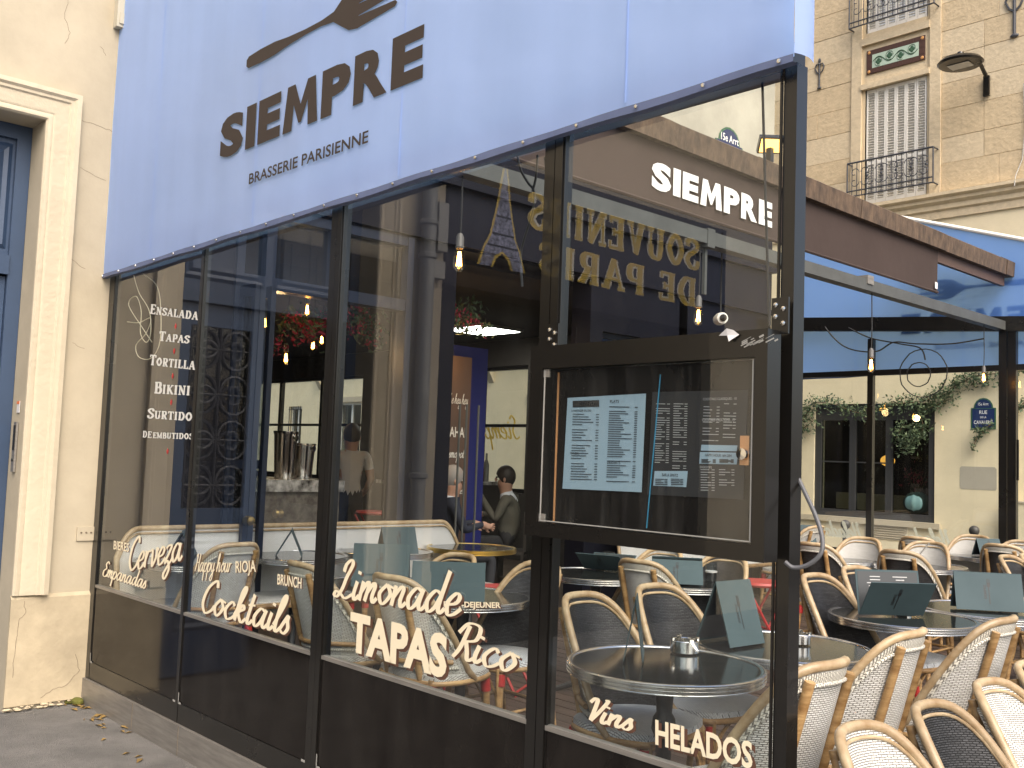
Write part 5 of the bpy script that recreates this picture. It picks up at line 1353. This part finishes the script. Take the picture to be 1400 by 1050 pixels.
# ================================================================== TERRACE FURNITURE
ZB = .43
def ztop(u): return .475+.415*(1-abs(u)**4.6)**.80
def bx_(u, z):
    k = (z-ZB)/.46
    return -.20-.12*k+.21*u*u*(1-.30*k)
def backS(u, z, off=0.0): return Vector((bx_(u, z)-off, .236*u*(1+.02*(z-ZB)), z))
def chair_meshes(kind):
    wm = {'w': M['weave_w'], 'b': M['weave_b']}[kind]
    sm = {'w': M['weave_w'], 'b': M['weave_s']}[kind]
    me = {}
    # woven shell, two skins
    b = MB(); n, m = 22, 14
    b.grid(lambda i, j: backS(2*i-1, ZB+(ztop(2*i-1)-ZB)*j), n, m)
    b.grid(lambda i, j: backS(2*i-1, ZB+(ztop(2*i-1)-ZB)*j, .014), n, m, flip=True)
    b.uvf = lambda c: (c.y*112, c.z*100)
    me['backrest'] = b.mesh('backrest', wm, 60)
    r = MB(); us = [-1+2*i/30 for i in range(31)]
    us = [math.copysign(1-(1-abs(u))**1.7, u) if abs(u) > .0 else 0 for u in us]
    pts = [backS(u, ztop(u), .005) for u in us]
    pts = [Vector((pts[0].x+.05, pts[0].y, .43))]+pts+[Vector((pts[-1].x+.05, pts[-1].y, .43))]
    r.tube(pts, [.013]+[.0152]*(len(pts)-2)+[.013], 9); me['back_rim'] = r.mesh('back_rim', M['rattan_rim'], 60)
    q = MB(); q.grid(lambda i, j: backS((2*i-1)*.97, max(ZB+.02, ztop((2*i-1)*.97)-.016-.034*j), .019-.006*abs(j-.5)), 30, 2, flip=True)
    q.uvf = lambda c: (c.z*170+c.y*30, c.y*95)
    q.tube([backS((2*i/30-1)*.95, max(ZB+.02, ztop((2*i/30-1)*.95)-.052), .020) for i in range(31)], .006, 6)
    me['binding'] = q.mesh('binding', M['binding'], 60)
    q = MB(); q.tube([backS(u*.985, max(ZB, ztop(u)-.030), -.002) for u in us], .006, 6); me['inner_piping'] = q.mesh('inner_piping', M['rattan_rim'], 60)
    for s_, nm in ((-1, 'splat_a'), (1, 'splat_b')):
        p = MB(); p.tube([backS(s_*.46, z, .030) for z in (.30,.42,.56,.70,ztop(.46)-.03)], .0165, 8); me[nm] = p.mesh('splat', M['rattan'], 60)
    p = MB(); p.tube([backS((2*i/12-1)*.9, .515, .026) for i in range(13)], .012, 7); me['lower_rail'] = p.mesh('lower_rail', M['rattan'], 60)
    p = MB(); p.tube([backS((2*i/12-1)*.93, .488, .022) for i in range(13)], .009, 7); p.uvf = lambda c: (c.z*170, c.y*95); me['white_rail'] = p.mesh('white_rail', M['binding'], 60)
    s = MB()
    def sq(i, j, dz=0, k=1):
        a, c = 2*i-1, 2*j-1
        return (k*.215*a*math.sqrt(1-.36*c*c)+.005, k*.235*c*math.sqrt(1-.36*a*a), .458+.012*(1-a*a)*(1-c*c)+dz)
    s.grid(sq, 12, 12); s.grid(lambda i, j: sq(i, j, -.028), 12, 12, flip=True)
    ring = lambda dz, k=1: [Vector(sq(*p, dz, k)) for p in [(t/10,0) for t in range(10)]+[(1,t/10) for t in range(10)]+[(1-t/10,1) for t in range(10)]+[(0,1-t/10) for t in range(10)]]
    A, Bq = ring(0), ring(-.028); o = len(s.v); N_ = len(A)
    s.v += [tuple(p) for p in A]+[tuple(p) for p in Bq]
    for k in range(N_): s.face((o+k, o+N_+k, o+N_+(k+1) % N_, o+(k+1) % N_))
    s.uvf = lambda c: (c.x*100, c.y*110+c.z*60); me['seat'] = s.mesh('seat', sm, 60)
    t = MB(); t.tube(ring(-.035, .985), .014, 7, True); me['seat_frame'] = t.mesh('seat_frame', M['rattan'], 60)
    lg = {}
    for i, (tp, bt) in enumerate((((.165,.175,.43),(.19,.195,0)), ((.165,-.175,.43),(.19,-.195,0)), ((-.17,.165,.44),(-.235,.185,0)), ((-.17,-.165,.44),(-.235,-.185,0)))):
        a_, b_ = Vector(tp), Vector(bt)
        g_ = MB(); g_.tube([a_, a_.lerp(b_,.5)+Vector((0,0,0)), b_], [.0165,.016,.0145], 8); g_.tube([a_+Vector((.022,0,0)), a_.lerp(b_,.42)+Vector((.012,0,0)), a_.lerp(b_,.55)], .009, 6)
        w_ = MB(); w_.tube([a_.lerp(b_,.06), a_.lerp(b_,.19)], .0235, 8); me['leg%d' % i] = g_.mesh('leg', M['rattan'], 60); me['wrap%d' % i] = w_.mesh('red_wrap', M['redwrap'], 60)
    st_ = MB(); c4 = [Vector((.178,.185,.21)), Vector((-.205,.175,.21)), Vector((-.205,-.175,.21)), Vector((.178,-.185,.21))]
    for k in range(4): st_.tube([c4[k], c4[(k+1) % 4]], .010, 6)
    me['stretcher'] = st_.mesh('stretcher', M['rattan'], 60)
    br_ = MB()
    for y in (-1, 1): br_.tube(smooth3([(.18,y*.185,.2), (.178,y*.15,.32), (.175,y*.07,.395), (.172,0,.40)], 5), .008, 6)
    for x in (.18,-.2):
        pass
    me['brace'] = br_.mesh('brace', M['rattan'], 60)
    return me
CM = {k: chair_meshes(k) for k in 'wb'}
CM_W = dict(CM['b'])
def chair(label, x, y, rz, kind, z=DZ, group='rattan bistro chairs on the terrace'):
    t = thing('bistro_chair', label, 'chair', (x, y, z), rz, group); me = CM[kind]
    for n in ('backrest', 'back_rim', 'binding', 'inner_piping', 'lower_rail', 'white_rail', 'seat', 'seat_frame', 'stretcher', 'brace'): inst(n, me[n], t)
    inst('splat', me['splat_a'], t); inst('splat', me['splat_b'], t)
    for i in range(4): l = inst('leg', me['leg%d' % i], t); inst('red_wrap', me['wrap%d' % i], l)
    return t
DIR = {'+x': 0, '-x': PI, '+y': PI/2, '-y': -PI/2}
chairs = [
 # px, py of the top of the back, facing, colour, label
 (325,741,'-x','w','white woven chair with its back to us, behind the cursive word Cocktails'),
 (408,767,'+y','w','white woven chair cut by the black mullion, behind the word BRUNCH'),
 (525,783,'+y','w','white woven chair with bamboo splats behind the big word TAPAS'),
 (636,756,'-y','b','black woven chair facing us across the table with two upright menus'),
 (748,767,'-y','b','black woven chair half hidden by the double post, its pale seat behind the word Rico'),
 (795,808,'+x','b','black woven chair left of the nearest round table, pale seat above the word Vins'),
 (888,797,'+x','b','black woven chair directly behind the nearest round table'),
 (865,763,'+y','w','white backed bamboo chair seen from behind above the nearest black chairs, below the menu case'),
 (912,748,'-y','w','white woven chair just under the lower edge of the menu case'),
 (1000,757,'-y','b','black woven chair behind the drinking glass under the menu case'),
 (1108,783,'+x','b','black woven chair immediately right of the corner post'),
 (1110,741,'+y','b','black chair seen from behind with the grey cable loop in front of it'),
 (1160,773,'+x','b','black woven chair behind the table with the open dark menu'),
 (1225,751,'+y','b','black chair with two bamboo splats seen from behind in the middle of the terrace'),
 (1185,734,'-y','w','white woven chair facing us, left of the row before the cafe window'),
 (1275,740,'-y','w','white woven chair facing us behind the table with a leaning card'),
 (1250,733,'+y','b','black chair mostly hidden behind the row of white chairs before the air vent'),
 (1336,731,'-y','w','white woven chair facing us in front of the ball topped bollard'),
 (1367,743,'+y','b','black chair seen from behind at the right, in front of the far double post'),
 (1372,758,'+x','b','black woven chair facing the street at the right edge, upper of two'),
 (1400,756,'+x','b','black woven chair at the very right edge, only its rim and a strip showing'),
 (1398,738,'-y','w','white woven chair far right beyond the far double post'),
 (1140,900,'-x','w','large white woven chair with its back to us, right against the corner post'),
 (1250,860,'-x','w','white woven chair with bamboo splats, second from the corner post'),
 (1378,842,'-x','w','white woven chair cut by the right edge, third from the corner post'),
 (1165,988,'+x','w','white woven chair at the bottom edge, leftmost of the front row'),
 (1265,958,'+x','b','black woven chair at the bottom edge, between two white ones'),
 (1345,928,'+x','w','white woven chair at the bottom right, right of the black one'),
 (1400,903,'+x','b','black woven chair at the lower right edge, last of the front row'),
 (1120,718,'-x','w','white woven chair far back beside the corner post, seen from behind'),
]
for px, py, d, k, lab in chairs:
    zf = 0.0 if py > 902 else DZ            # the front row stands on the pavement beside the deck
    p = onZ(px, py, zf+.905); f = Vector((math.cos(DIR[d]), math.sin(DIR[d]), 0)); p = p+f*.315
    chair(lab, p.x, p.y, DIR[d]+R(random.uniform(-5,5))*(1 if zf else .3), k, zf)

# bench along the front, two sections
def bench(label, y0, y1, ends):
    t = thing('rattan_bench', label, 'bench', (0, y0, DZ), 0, 'white woven benches along the front'); L = y1-y0
    bt = lambda y, v: Vector((.12-.085*v, y, .40+.50*v))
    zt_ = lambda y: 1-(.35*max(0, 1-y/.16)**2.5 if 0 in ends else 0)-(.35*max(0, 1-(L-y)/.16)**2.5 if 1 in ends else 0)
    b = MB(); b.grid(lambda i, j: bt(i*L, j*zt_(i*L)), 60, 8); b.grid(lambda i, j: bt(i*L, j*zt_(i*L))-Vector((.02,0,0)), 60, 8, flip=True)
    b.uvf = lambda c: (c.y*100, c.z*100); b.build('backrest', M['weave_bench'], t, 60)
    pts = [bt(L*i/60, zt_(L*i/60)) for i in range(61)]
    if 0 in ends: pts = [Vector((.16,0,.30)), bt(0,.3)]+pts
    if 1 in ends: pts = pts+[bt(L,.3), Vector((.16,L,.30))]
    MB().tube([p+Vector((-.005,0,.004)) for p in pts], .018, 9).build('back_rim', M['rattan_rim'], t, 60)
    q = MB(); q.tube([p+Vector((.012,0,-.026)) for p in pts], .008, 6); q.build('piping', M['rattan_rim'], t, 60)
    s = MB(); s.box(.10, .54, .0, L, .41, .46); s.uvf = lambda c: (c.y*100, c.x*100+c.z*60); s.build('seat', M['weave_bench'], t, 0)
    MB().tube([(.54,0,.43),(.54,L,.43)], .02, 8).build('seat_rail', M['rattan'], t)
    for y in (.05, L-.05):
        for x in (.14, .50):
            l = MB().tube([(x,y,.42),(x,y,0)], .02, 8).build('leg', M['rattan'], t); MB().tube([(x,y,.36),(x,y,.41)], .026, 8).build('red_wrap', M['redwrap'], l)
bench('long white woven bench with rattan rim behind the first pane', .12, 1.64, (0,))
bench('white woven bench section ending beside the brass edged table', 1.66, 2.90, (1,))
bench('white woven bench against the dark front further along the terrace', 4.9, 7.3, (0,1))

# tables
TOPZ = .73
def table_meshes(rimmat):
    top = MB().lathe([(0,TOPZ-.004),(.330,TOPZ-.004)], 48); top.v.append((0,0,TOPZ-.004))
    top = MB().lathe([(0.0001,TOPZ-.02),(.333,TOPZ-.02),(.333,TOPZ-.003),(0.0001,TOPZ-.003)], 48).mesh('top', M['tabletop'], 40)
    pr_ = [(.325,TOPZ-.035),(.352,TOPZ-.035)]
    for k in range(3):
        z = TOPZ-.033+k*.012; pr_ += [(.350,z),(.3545,z+.003),(.3545,z+.008),(.350,z+.011)]
    pr_ += [(.347,TOPZ+.002),(.338,TOPZ+.002),(.333,TOPZ-.003),(.326,TOPZ-.021)]
    edge = MB().lathe(pr_, 48).mesh('edge', rimmat, 50)
    col = MB().lathe([(.11,TOPZ-.036),(.11,TOPZ-.05),(.035,TOPZ-.08),(.028,.56),(.04,.54),(.045,.50),(.028,.46),(.026,.12),(.04,.10),(.05,.05),(.05,.03)], 16).mesh('column', M['tablecol'], 40)
    ft = MB()
    for k in range(4):
        a = k*PI/2+PI/4; c, s = math.cos(a), math.sin(a)
        ft.tube([(.03*c,.03*s,.07),(.15*c,.15*s,.045),(.27*c,.27*s,.015)], [.026,.02,.015], 7)
    return top, edge, col, ft.mesh('foot', M['tablecol'], 50)
TM = {'a': table_meshes(M['alu']), 'g': table_meshes(M['brass'])}
def table(label, x, y, k='a'):
    t = thing('round_table', label, 'table', (x, y, DZ), random.random(), 'round terrace tables')
    for n, me in zip(('top', 'edge', 'column', 'foot'), TM[k]): inst(n, me, t)
    return (x, y)
TZ = DZ+TOPZ
def tp(px, py): p = onZ(px, py, TZ); return p.x, p.y
T1 = table('round dark table with ribbed metal edge nearest the corner post', 4.08, .50)
T2 = table('round dark table just behind the nearest one, holding an upright dark card', 4.12, 1.21)
T3 = table('round table with an open dark menu right of the corner post', 4.02, 2.46)
T3b = table('round table with a pale upright menu toward the right edge', 4.16, 3.17)
T4 = table('round table with a brass edge at the end of the bench', .36, 2.80, 'g')
T5 = table('round table with a tent shaped menu in front of the bench', .34, 1.98)
T6 = table('round table with a slanting dark menu before the bench, cut by the mullion', .36, 1.22)
T0 = table('round table at the left end of the bench behind the first mullion', .36, .46)
T7 = table('round table with a pale blue menu behind the small word PETIT-DEJEUNER', 2.40, .98)
T7b = table('round table with a pale blue menu behind the capital of Limonade', 1.84, .86)
T8 = table('round table with a drinking glass under the menu case', 2.58, 2.58)
T9 = table('round table with a wide menu left under the menu case', *tp(815,784))
T10 = table('round table with a steel ashtray behind the grey cable loop', 2.25, 5.12)
T11 = table('round table with a leaning card between the white chairs', 2.82, 5.25)
T12 = table('round table far right between black and white chairs', 2.75, 6.75)

# menus
def menu(label, x, y, rz, w_=.30, h_=.21, top_hinge=True, a1=20, a2=20, inside=False):
    t = thing('menu_card', label, 'menu', (x, y, TZ+.004), rz, 'folded menu cards on the tables')
    def leaf(ang, s):
        # panel standing on the table, leaning by ang towards s
        u = Vector((0,1,0)); v = Vector((s*math.sin(R(ang)), 0, math.cos(R(ang))))
        n = u.cross(v).normalized(); return u, v, n
    for s, a_ in ((1, a1), (-1, a2)):
        if top_hinge: base = Vector((s*h_*math.sin(R(a_)), 0, 0)); u, v, n = leaf(a_, -s)
        else: base = Vector((s*.004, 0, 0)); u, v, n = leaf(a_, s)
        base = base+Vector((0, 0, .002))
        outer = n if n.x*s > 0 else -n
        c = base+v*h_/2
        p = MB().obox(c, u, v, n, w_, h_, .004).build('cover', M['card'], t, 0)
        inn_ = MB().obox(c-outer*.0028, u, v, n, w_-.02, h_-.02, .001).build('inner_page', M['cardin'], p, 0)
        if inside:
            ln_ = MB()
            for k in range(11):
                for sx in (-1, 1): ln_.obox(c-outer*.0036+v*(-.08+k*.0155)+u*sx*.065, u, v, n, random.uniform(.04,.1), .0045, .0006)
            stuff(ln_.build('text_lines', M['paleink'], p, 0))
        right = Vector((0,0,1)).cross(outer).normalized()
        # emblem: fork standing sideways with the name beside it
        e = MB(); o_ = c+outer*.0024
        e.obox(o_-v*.02, v, right, outer, .09, .005, .0006); e.obox(o_+v*.035, v, right, outer, .022, .016, .0006)
        for k in (-1, 0, 1): e.obox(o_+v*.055+right*k*.006, v, right, outer, .025, .003, .0006)
        tg = text_geo('SIEMPRE', .03); fit(e, tg, o_+right*-.012-v*.04, v, -right, .075, .014)
        e.build('emblem', M['cardprint'], p, 0)
    return t
cw = math.atan2(CAM.y-1, CAM.x-2)
def mp_(px, py): p = onZ(px, py, TZ); return p.x, p.y
menu('tent shaped dark menu card on the table before the bench', *mp_(543,757), R(-12), .26, .20, True, 24, 24)
menu('slanting dark menu card on the table before the bench, next to the mullion', *mp_(397,760), R(58), .26, .19, True, 24, 30)
menu('dark menu card at the left end of the bench, partly behind the first mullion', *mp_(250,760), R(58), .24, .18, True, 24, 30)
menu('pale blue menu card behind the capital of the word Limonade', *mp_(520,803), R(-42), .30, .23, True, 14, 20)
menu('pale blue menu card above the small word PETIT-DEJEUNER', *mp_(612,822), R(-40), .36, .19, True, 12, 20)
menu('wide menu card lying half open left under the menu case', *mp_(828,780), R(-70), .30, .19, False, 55, 62)
menu('wide teal menu card under the menu case beside the drinking glass', *mp_(925,797), R(-50), .30, .17, True, 40, 30)
menu('tall dark menu card standing upright on the second nearest table', *mp_(1000,880), R(-4), .22, .26, True, 18, 22)
menu('thin menu card seen edge on upon the nearest table', *mp_(868,900), R(38), .20, .22, True, 8, 10)
menu('open dark menu with its pages showing, right of the corner post', 3.98, 2.42, R(-38), .33, .22, False, 38, 12, True)
menu('pale teal menu card standing on the table toward the right edge', 4.17, 3.12, R(-52), .34, .20, True, 18, 16)
menu('small dark menu card far back beside the corner post', *mp_(1098,742), R(-45), .22, .18, True, 24, 24)
menu('small dark menu card on the far right table', 2.75, 6.75, R(-35), .22, .16, True, 24, 24)
lc = MB(); c = Vector((2.80, 5.28, TZ)); lc.obox(c+Vector((.02,0,.085)), (.5,.3,.8), (-.5,.86,0), (.7,.35,-.5), .22, .06, .004)
tag(lc.build('table_card', M['plasticgrey'], None, 0), 'narrow grey card leaning on the table between the white chairs', 'card')

# ashtrays and glasses
def ashtray(label, x, y, s=1):
    t = thing('ashtray', label, 'ashtray', (x, y, TZ+.0), random.random()*3, 'steel ashtrays')
    MB().lathe([(.0001,.002),(.046*s,.002),(.048*s,.004),(.048*s,.04*s),(.046*s,.042*s),(.043*s,.04*s),(.042*s,.008),(.0001,.008)], 26).build('bowl', M['chrome'], t)
    for k in range(4): a = k*PI/2; MB().obox((.0455*s*math.cos(a), .0455*s*math.sin(a), .045*s), (math.cos(a),math.sin(a),0), (-math.sin(a),math.cos(a),0), (0,0,1), .008, .018, .012).build('rest', M['chrome'], t, 0)
ashtray('steel ashtray in the middle of the nearest round table', *mp_(936,892), 1.15)
ashtray('steel ashtray on the second nearest table right of the corner post', *mp_(1092,880), 1)
ashtray('steel ashtray beside the open dark menu', *mp_(1233,838), 1)
ashtray('steel ashtray on the table behind the grey cable loop', *mp_(1152,757), 1)
ashtray('small steel ashtray beside the tent menu before the bench', *mp_(520,757), .8)
def tumbler(label, x, y):
    t = thing('drinking_glass', label, 'glass', (x, y, TZ+.001), 0, 'drinking glasses')
    MB().lathe([(.0001,0),(.028,0),(.030,.004),(.036,.05),(.036,.105),(.033,.105),(.033,.05),(.026,.012),(.0001,.012)], 20).build('body', M['caseglass'], t)
    MB().lathe([(.0365,.055),(.0375,.06),(.0365,.065)], 20).build('band', M['paleink'], t)
tumbler('clear drinking glass standing on the round table under the menu case', *mp_(972,795))
tumbler('clear drinking glass further back beside the wide menu', *mp_(832,776))

# red folding stools
def stool(label, x, y, z, rz):
    t = thing('folding_stool', label, 'stool', (x, y, z), rz, 'red folding stools')
    MB().lathe([(.0001,.60),(.17,.60),(.18,.615),(.17,.63),(.0001,.63)], 22).build('seat', M['redmetal'], t)
    for s in (-1, 1):
        l = MB(); l.tube([(-.16,s*.14,.60),(.18,s*.15,0)], .010, 6); l.build('leg', M['redmetal'], t)
        l = MB(); l.tube([(.16,s*.13,.60),(-.18,s*.14,0)], .010, 6); l.build('leg', M['redmetal'], t)
    b = MB(); b.tube([(.17,-.15,.02),(.17,.15,.02)], .008, 6); b.tube([(-.17,-.14,.02),(-.17,.14,.02)], .008, 6); b.tube([(0,-.14,.31),(0,.14,.31)], .007, 6); b.build('crossbar', M['redmetal'], t)
p = onZ(690, 808, DZ+.62); stool('red folding metal stool behind the word Rico', p.x-.1, p.y+.05, DZ, .5)
p = onZ(1040, 800, DZ+.6); stool('red folding metal stool left of the corner post under the menu case', p.x, p.y, DZ, 1.0)
p = onX(512, 690, -1.6); stool('red folding bar stool inside beside the waiter', -1.6, p.y, DZ+.25, .8)
p = onZ(445, 880, DZ+.3); stool('low red folding stool behind the second mullion', 1.5, 1.35, DZ, .2)

# ================================================================== PEOPLE
def person(label, loc, rz, J, E_, rad, mats, paint, hairm, hair, extra=None):
    t = thing('person', label, 'person', loc, rz)
    me = bpy.data.meshes.new('body'); names = list(J)
    me.from_pydata([J[n] for n in names], [(names.index(a), names.index(b)) for a, b in E_], [])
    o = bpy.data.objects.new('body_src', me); COL.objects.link(o)
    sk = o.modifiers.new('skin', 'SKIN'); sk.use_smooth_shade = True
    for i, n in enumerate(names):
        r_ = rad[n]; me.skin_vertices[0].data[i].radius = r_ if isinstance(r_, tuple) else (r_, r_)
        me.skin_vertices[0].data[i].use_root = (n == 'pelvis')
    sb = o.modifiers.new('sub', 'SUBSURF'); sb.levels = 2; sb.render_levels = 2
    dg = bpy.context.evaluated_depsgraph_get()
    m2 = bpy.data.meshes.new_from_object(o.evaluated_get(dg))
    bpy.data.objects.remove(o)
    m2.materials.clear()
    for m in mats: m2.materials.append(m)
    segs = [(Vector(J[a]), Vector(J[b]), paint.get((a, b), paint.get(b, 0))) for a, b in E_]
    for pl_ in m2.polygons:
        c = pl_.center; best = 1e9; bi = 0
        for a, b, k in segs:
            ab = b-a; tt = max(0, min(1, (c-a).dot(ab)/max(1e-9, ab.length_squared))); d = (c-(a+ab*tt)).length
            if d < best: best = d; bi = k
        pl_.material_index = bi; pl_.use_smooth = True
    b = bpy.data.objects.new('body', m2); COL.objects.link(b); b.parent = t
    h = MB(); hc_, hr, hs_ = hair
    # cap of hair: the upper back of an ellipsoid
    n_, m_ = 14, 8
    for i in range(m_+1):
        ph_ = PI*.74*i/m_
        for k in range(n_):
            an = 2*PI*k/n_; front = max(0, math.cos(an)); rr = math.sin(ph_*(1-.45*front))
            h.v.append((hc_[0]+hr*hs_[0]*rr*math.cos(an), hc_[1]+hr*hs_[1]*rr*math.sin(an), hc_[2]+hr*hs_[2]*math.cos(ph_*(1-.45*front))))
    for i in range(m_):
        for k in range(n_): h.face((i*n_+k, (i+1)*n_+k, (i+1)*n_+(k+1) % n_, i*n_+(k+1) % n_))
    h.build('hair', hairm, t, 60)
    fc = MB()   # ears, nose, eyes
    for s in (-1, 1): fc.ball((hc_[0]-.005, hc_[1]+s*hr*.80, hc_[2]-.035), .025, 8, 5, (.6,.35,1.1))
    fc.ball((hc_[0]+hr*.98, hc_[1], hc_[2]-.04), .018, 8, 5, (.9,.7,1.3)); fc.build('ears_and_nose', M['skin'], t, 60)
    ey = MB()
    for s in (-1, 1): ey.ball((hc_[0]+hr*.86, hc_[1]+s*.032, hc_[2]-.012), .010, 6, 4)
    ey.build('eyes', M['dark'], t, 60)
    return t
def hand(J, E_, rad, w_, side, d, tag_):
    """palm and five short finger chains hanging from the wrist joint w_, pointing along d"""
    W = Vector(J[w_]); d = Vector(d).normalized(); s = d.orthogonal().normalized(); s = Vector((1,0,0))-d*d.x if abs(d.x) < .9 else Vector((0,0,1)); s.normalize(); n = d.cross(s)
    pm = tag_+'palm'; J[pm] = tuple(W+d*.07); E_.append((w_, pm)); rad[pm] = (.036,.022)
    for k, L in enumerate((.055,.068,.072,.064)):
        a, b = tag_+'f%da' % k, tag_+'f%db' % k; off = s*(-.03+k*.02)
        J[a] = tuple(W+d*(.085+L*.5)+off+n*.006*side); J[b] = tuple(W+d*(.085+L)+off+n*.022*side); E_ += [(pm, a), (a, b)]; rad[a] = .0095; rad[b] = .0075
    a, b = tag_+'ta', tag_+'tb'; J[a] = tuple(W+d*.055-s*.045+n*.012*side); J[b] = tuple(W+d*.095-s*.055+n*.024*side); E_ += [(pm, a), (a, b)]; rad[a] = .011; rad[b] = .009
# standing waiter, back turned
def standing():
    J = {'pelvis': (0,0,.95), 'belly': (.0,0,1.10), 'chest': (.01,0,1.30), 'neck': (.0,0,1.44), 'head0': (.015,0,1.51), 'head': (.02,0,1.63),
         'shl': (0,.17,1.42), 'ell': (-.03,.235,1.14), 'wrl': (.06,.25,.90), 'shr': (0,-.17,1.42), 'elr': (.02,-.235,1.14), 'wrr': (.20,-.20,1.02),
         'hipl': (0,.09,.90), 'knl': (.02,.10,.50), 'anl': (-.01,.10,.08), 'tol': (.14,.11,.03), 'hipr': (0,-.09,.90), 'knr': (.02,-.10,.50), 'anr': (-.01,-.10,.08), 'tor': (.14,-.11,.03)}
    E_ = [('pelvis','belly'),('belly','chest'),('chest','neck'),('neck','head0'),('head0','head'),('chest','shl'),('shl','ell'),('ell','wrl'),('chest','shr'),('shr','elr'),('elr','wrr'),
          ('pelvis','hipl'),('hipl','knl'),('knl','anl'),('anl','tol'),('pelvis','hipr'),('hipr','knr'),('knr','anr'),('anr','tor')]
    rad = dict(pelvis=(.15,.11), belly=(.145,.105), chest=(.165,.115), neck=.055, head0=.088, head=(.098,.115), shl=.062, ell=.045, wrl=.030, shr=.062, elr=.045, wrr=.030,
               hipl=.085, knl=.058, anl=.042, tol=.035, hipr=.085, knr=.058, anr=.042, tor=.035)
    return J, E_, rad
J, E_, rad = standing(); hand(J, E_, rad, 'wrl', 1, (.1,0,-1), 'l'); hand(J, E_, rad, 'wrr', -1, (.8,.1,-.3), 'r')
paint = {'belly': 1, 'chest': 1, 'shl': 1, 'shr': 1, ('chest','neck'): 1, 'pelvis': 1, 'hipl': 2, 'knl': 2, 'anl': 2, 'tol': 2, 'hipr': 2, 'knr': 2, 'anr': 2, 'tor': 2}
# short sleeves: split the upper arm
for s in 'lr':
    a, b = Vector(J['sh'+s]), Vector(J['el'+s]); J['sl'+s] = tuple(a.lerp(b, .62)); E_.remove(('sh'+s, 'el'+s)); E_ += [('sh'+s, 'sl'+s), ('sl'+s, 'el'+s)]; rad['sl'+s] = .055; paint['sl'+s] = 1
person('waiter in a pale grey T-shirt standing with his back to us by the bright window', (-3.0, 3.90, DZ), R(150), J, E_, rad, [M['skin'], M['tshirt'], M['jeans']], paint, M['hair'], ((.01,0,1.635), .114, (1,.86,1.12)))
def seated(reach):
    J = {'pelvis': (0,0,.52), 'belly': (.0,0,.66), 'chest': (.03,0,.88), 'neck': (.05,0,1.05), 'head0': (.07,0,1.11), 'head': (.08,0,1.225),
         'shl': (.02,.18,1.0), 'ell': (.12,.24,.75), 'wrl': (.34,.14,.80 if not reach else 1.05), 'shr': (.02,-.18,1.0), 'elr': (.12,-.24,.75), 'wrr': (.34,-.12,.80),
         'hipl': (.05,.10,.50), 'knl': (.45,.13,.50), 'anl': (.45,.13,.08), 'tol': (.58,.14,.03), 'hipr': (.05,-.10,.50), 'knr': (.45,-.13,.50), 'anr': (.42,-.13,.08), 'tor': (.55,-.14,.03)}
    _, E2, r2 = standing(); return J, list(E2), r2
for lab, px, py, X, rz, mt, hm, rc in (('seated man in a dark navy suit in profile beside the grey pier', 610, 640, -1.0, R(70), 'suit', 'greyhair', False), ('seated person in an olive coat gesturing with a raised hand deep in the room', 700, 655, -1.75, R(215), 'coat', 'hair', True)):
    J, E_, rad = seated(rc); hand(J, E_, rad, 'wrl', 1, (.9,0,.3 if rc else -.2), 'l'); hand(J, E_, rad, 'wrr', -1, (.9,.1,-.2), 'r')
    paint = {k: 1 for k in ('belly','chest','pelvis','shl','shr','ell','elr','wrl','wrr')}; paint.update({k: 2 for k in ('hipl','knl','anl','tol','hipr','knr','anr','tor')}); paint[('chest','neck')] = 3
    p = onX(px, py, X)
    person(lab, (X, p.y, DZ), rz, J, E_, rad, [M['skin'], M[mt], M['jeans'], M['shirt']], paint, M[hm], ((.07,0,1.23), .114, (1,.86,1.10)))
    sx = thing('bar_chair', 'dark simple chair under the '+('man in the navy suit' if not rc else 'person in the olive coat'), 'chair', (X, p.y, DZ), rz, 'chairs inside the restaurant')
    MB().box(-.2, .2, -.2, .2, .39, .43).build('seat', M['interior'], sx, 0); MB().box(-.22, -.19, -.2, .2, .431, .85).build('backrest', M['interior'], sx, 0)
    for a in (-.18, .18):
        for b in (-.18, .18): MB().box(a-.015, a+.015, b-.015, b+.015, 0, .389).build('leg', M['interior'], sx, 0)
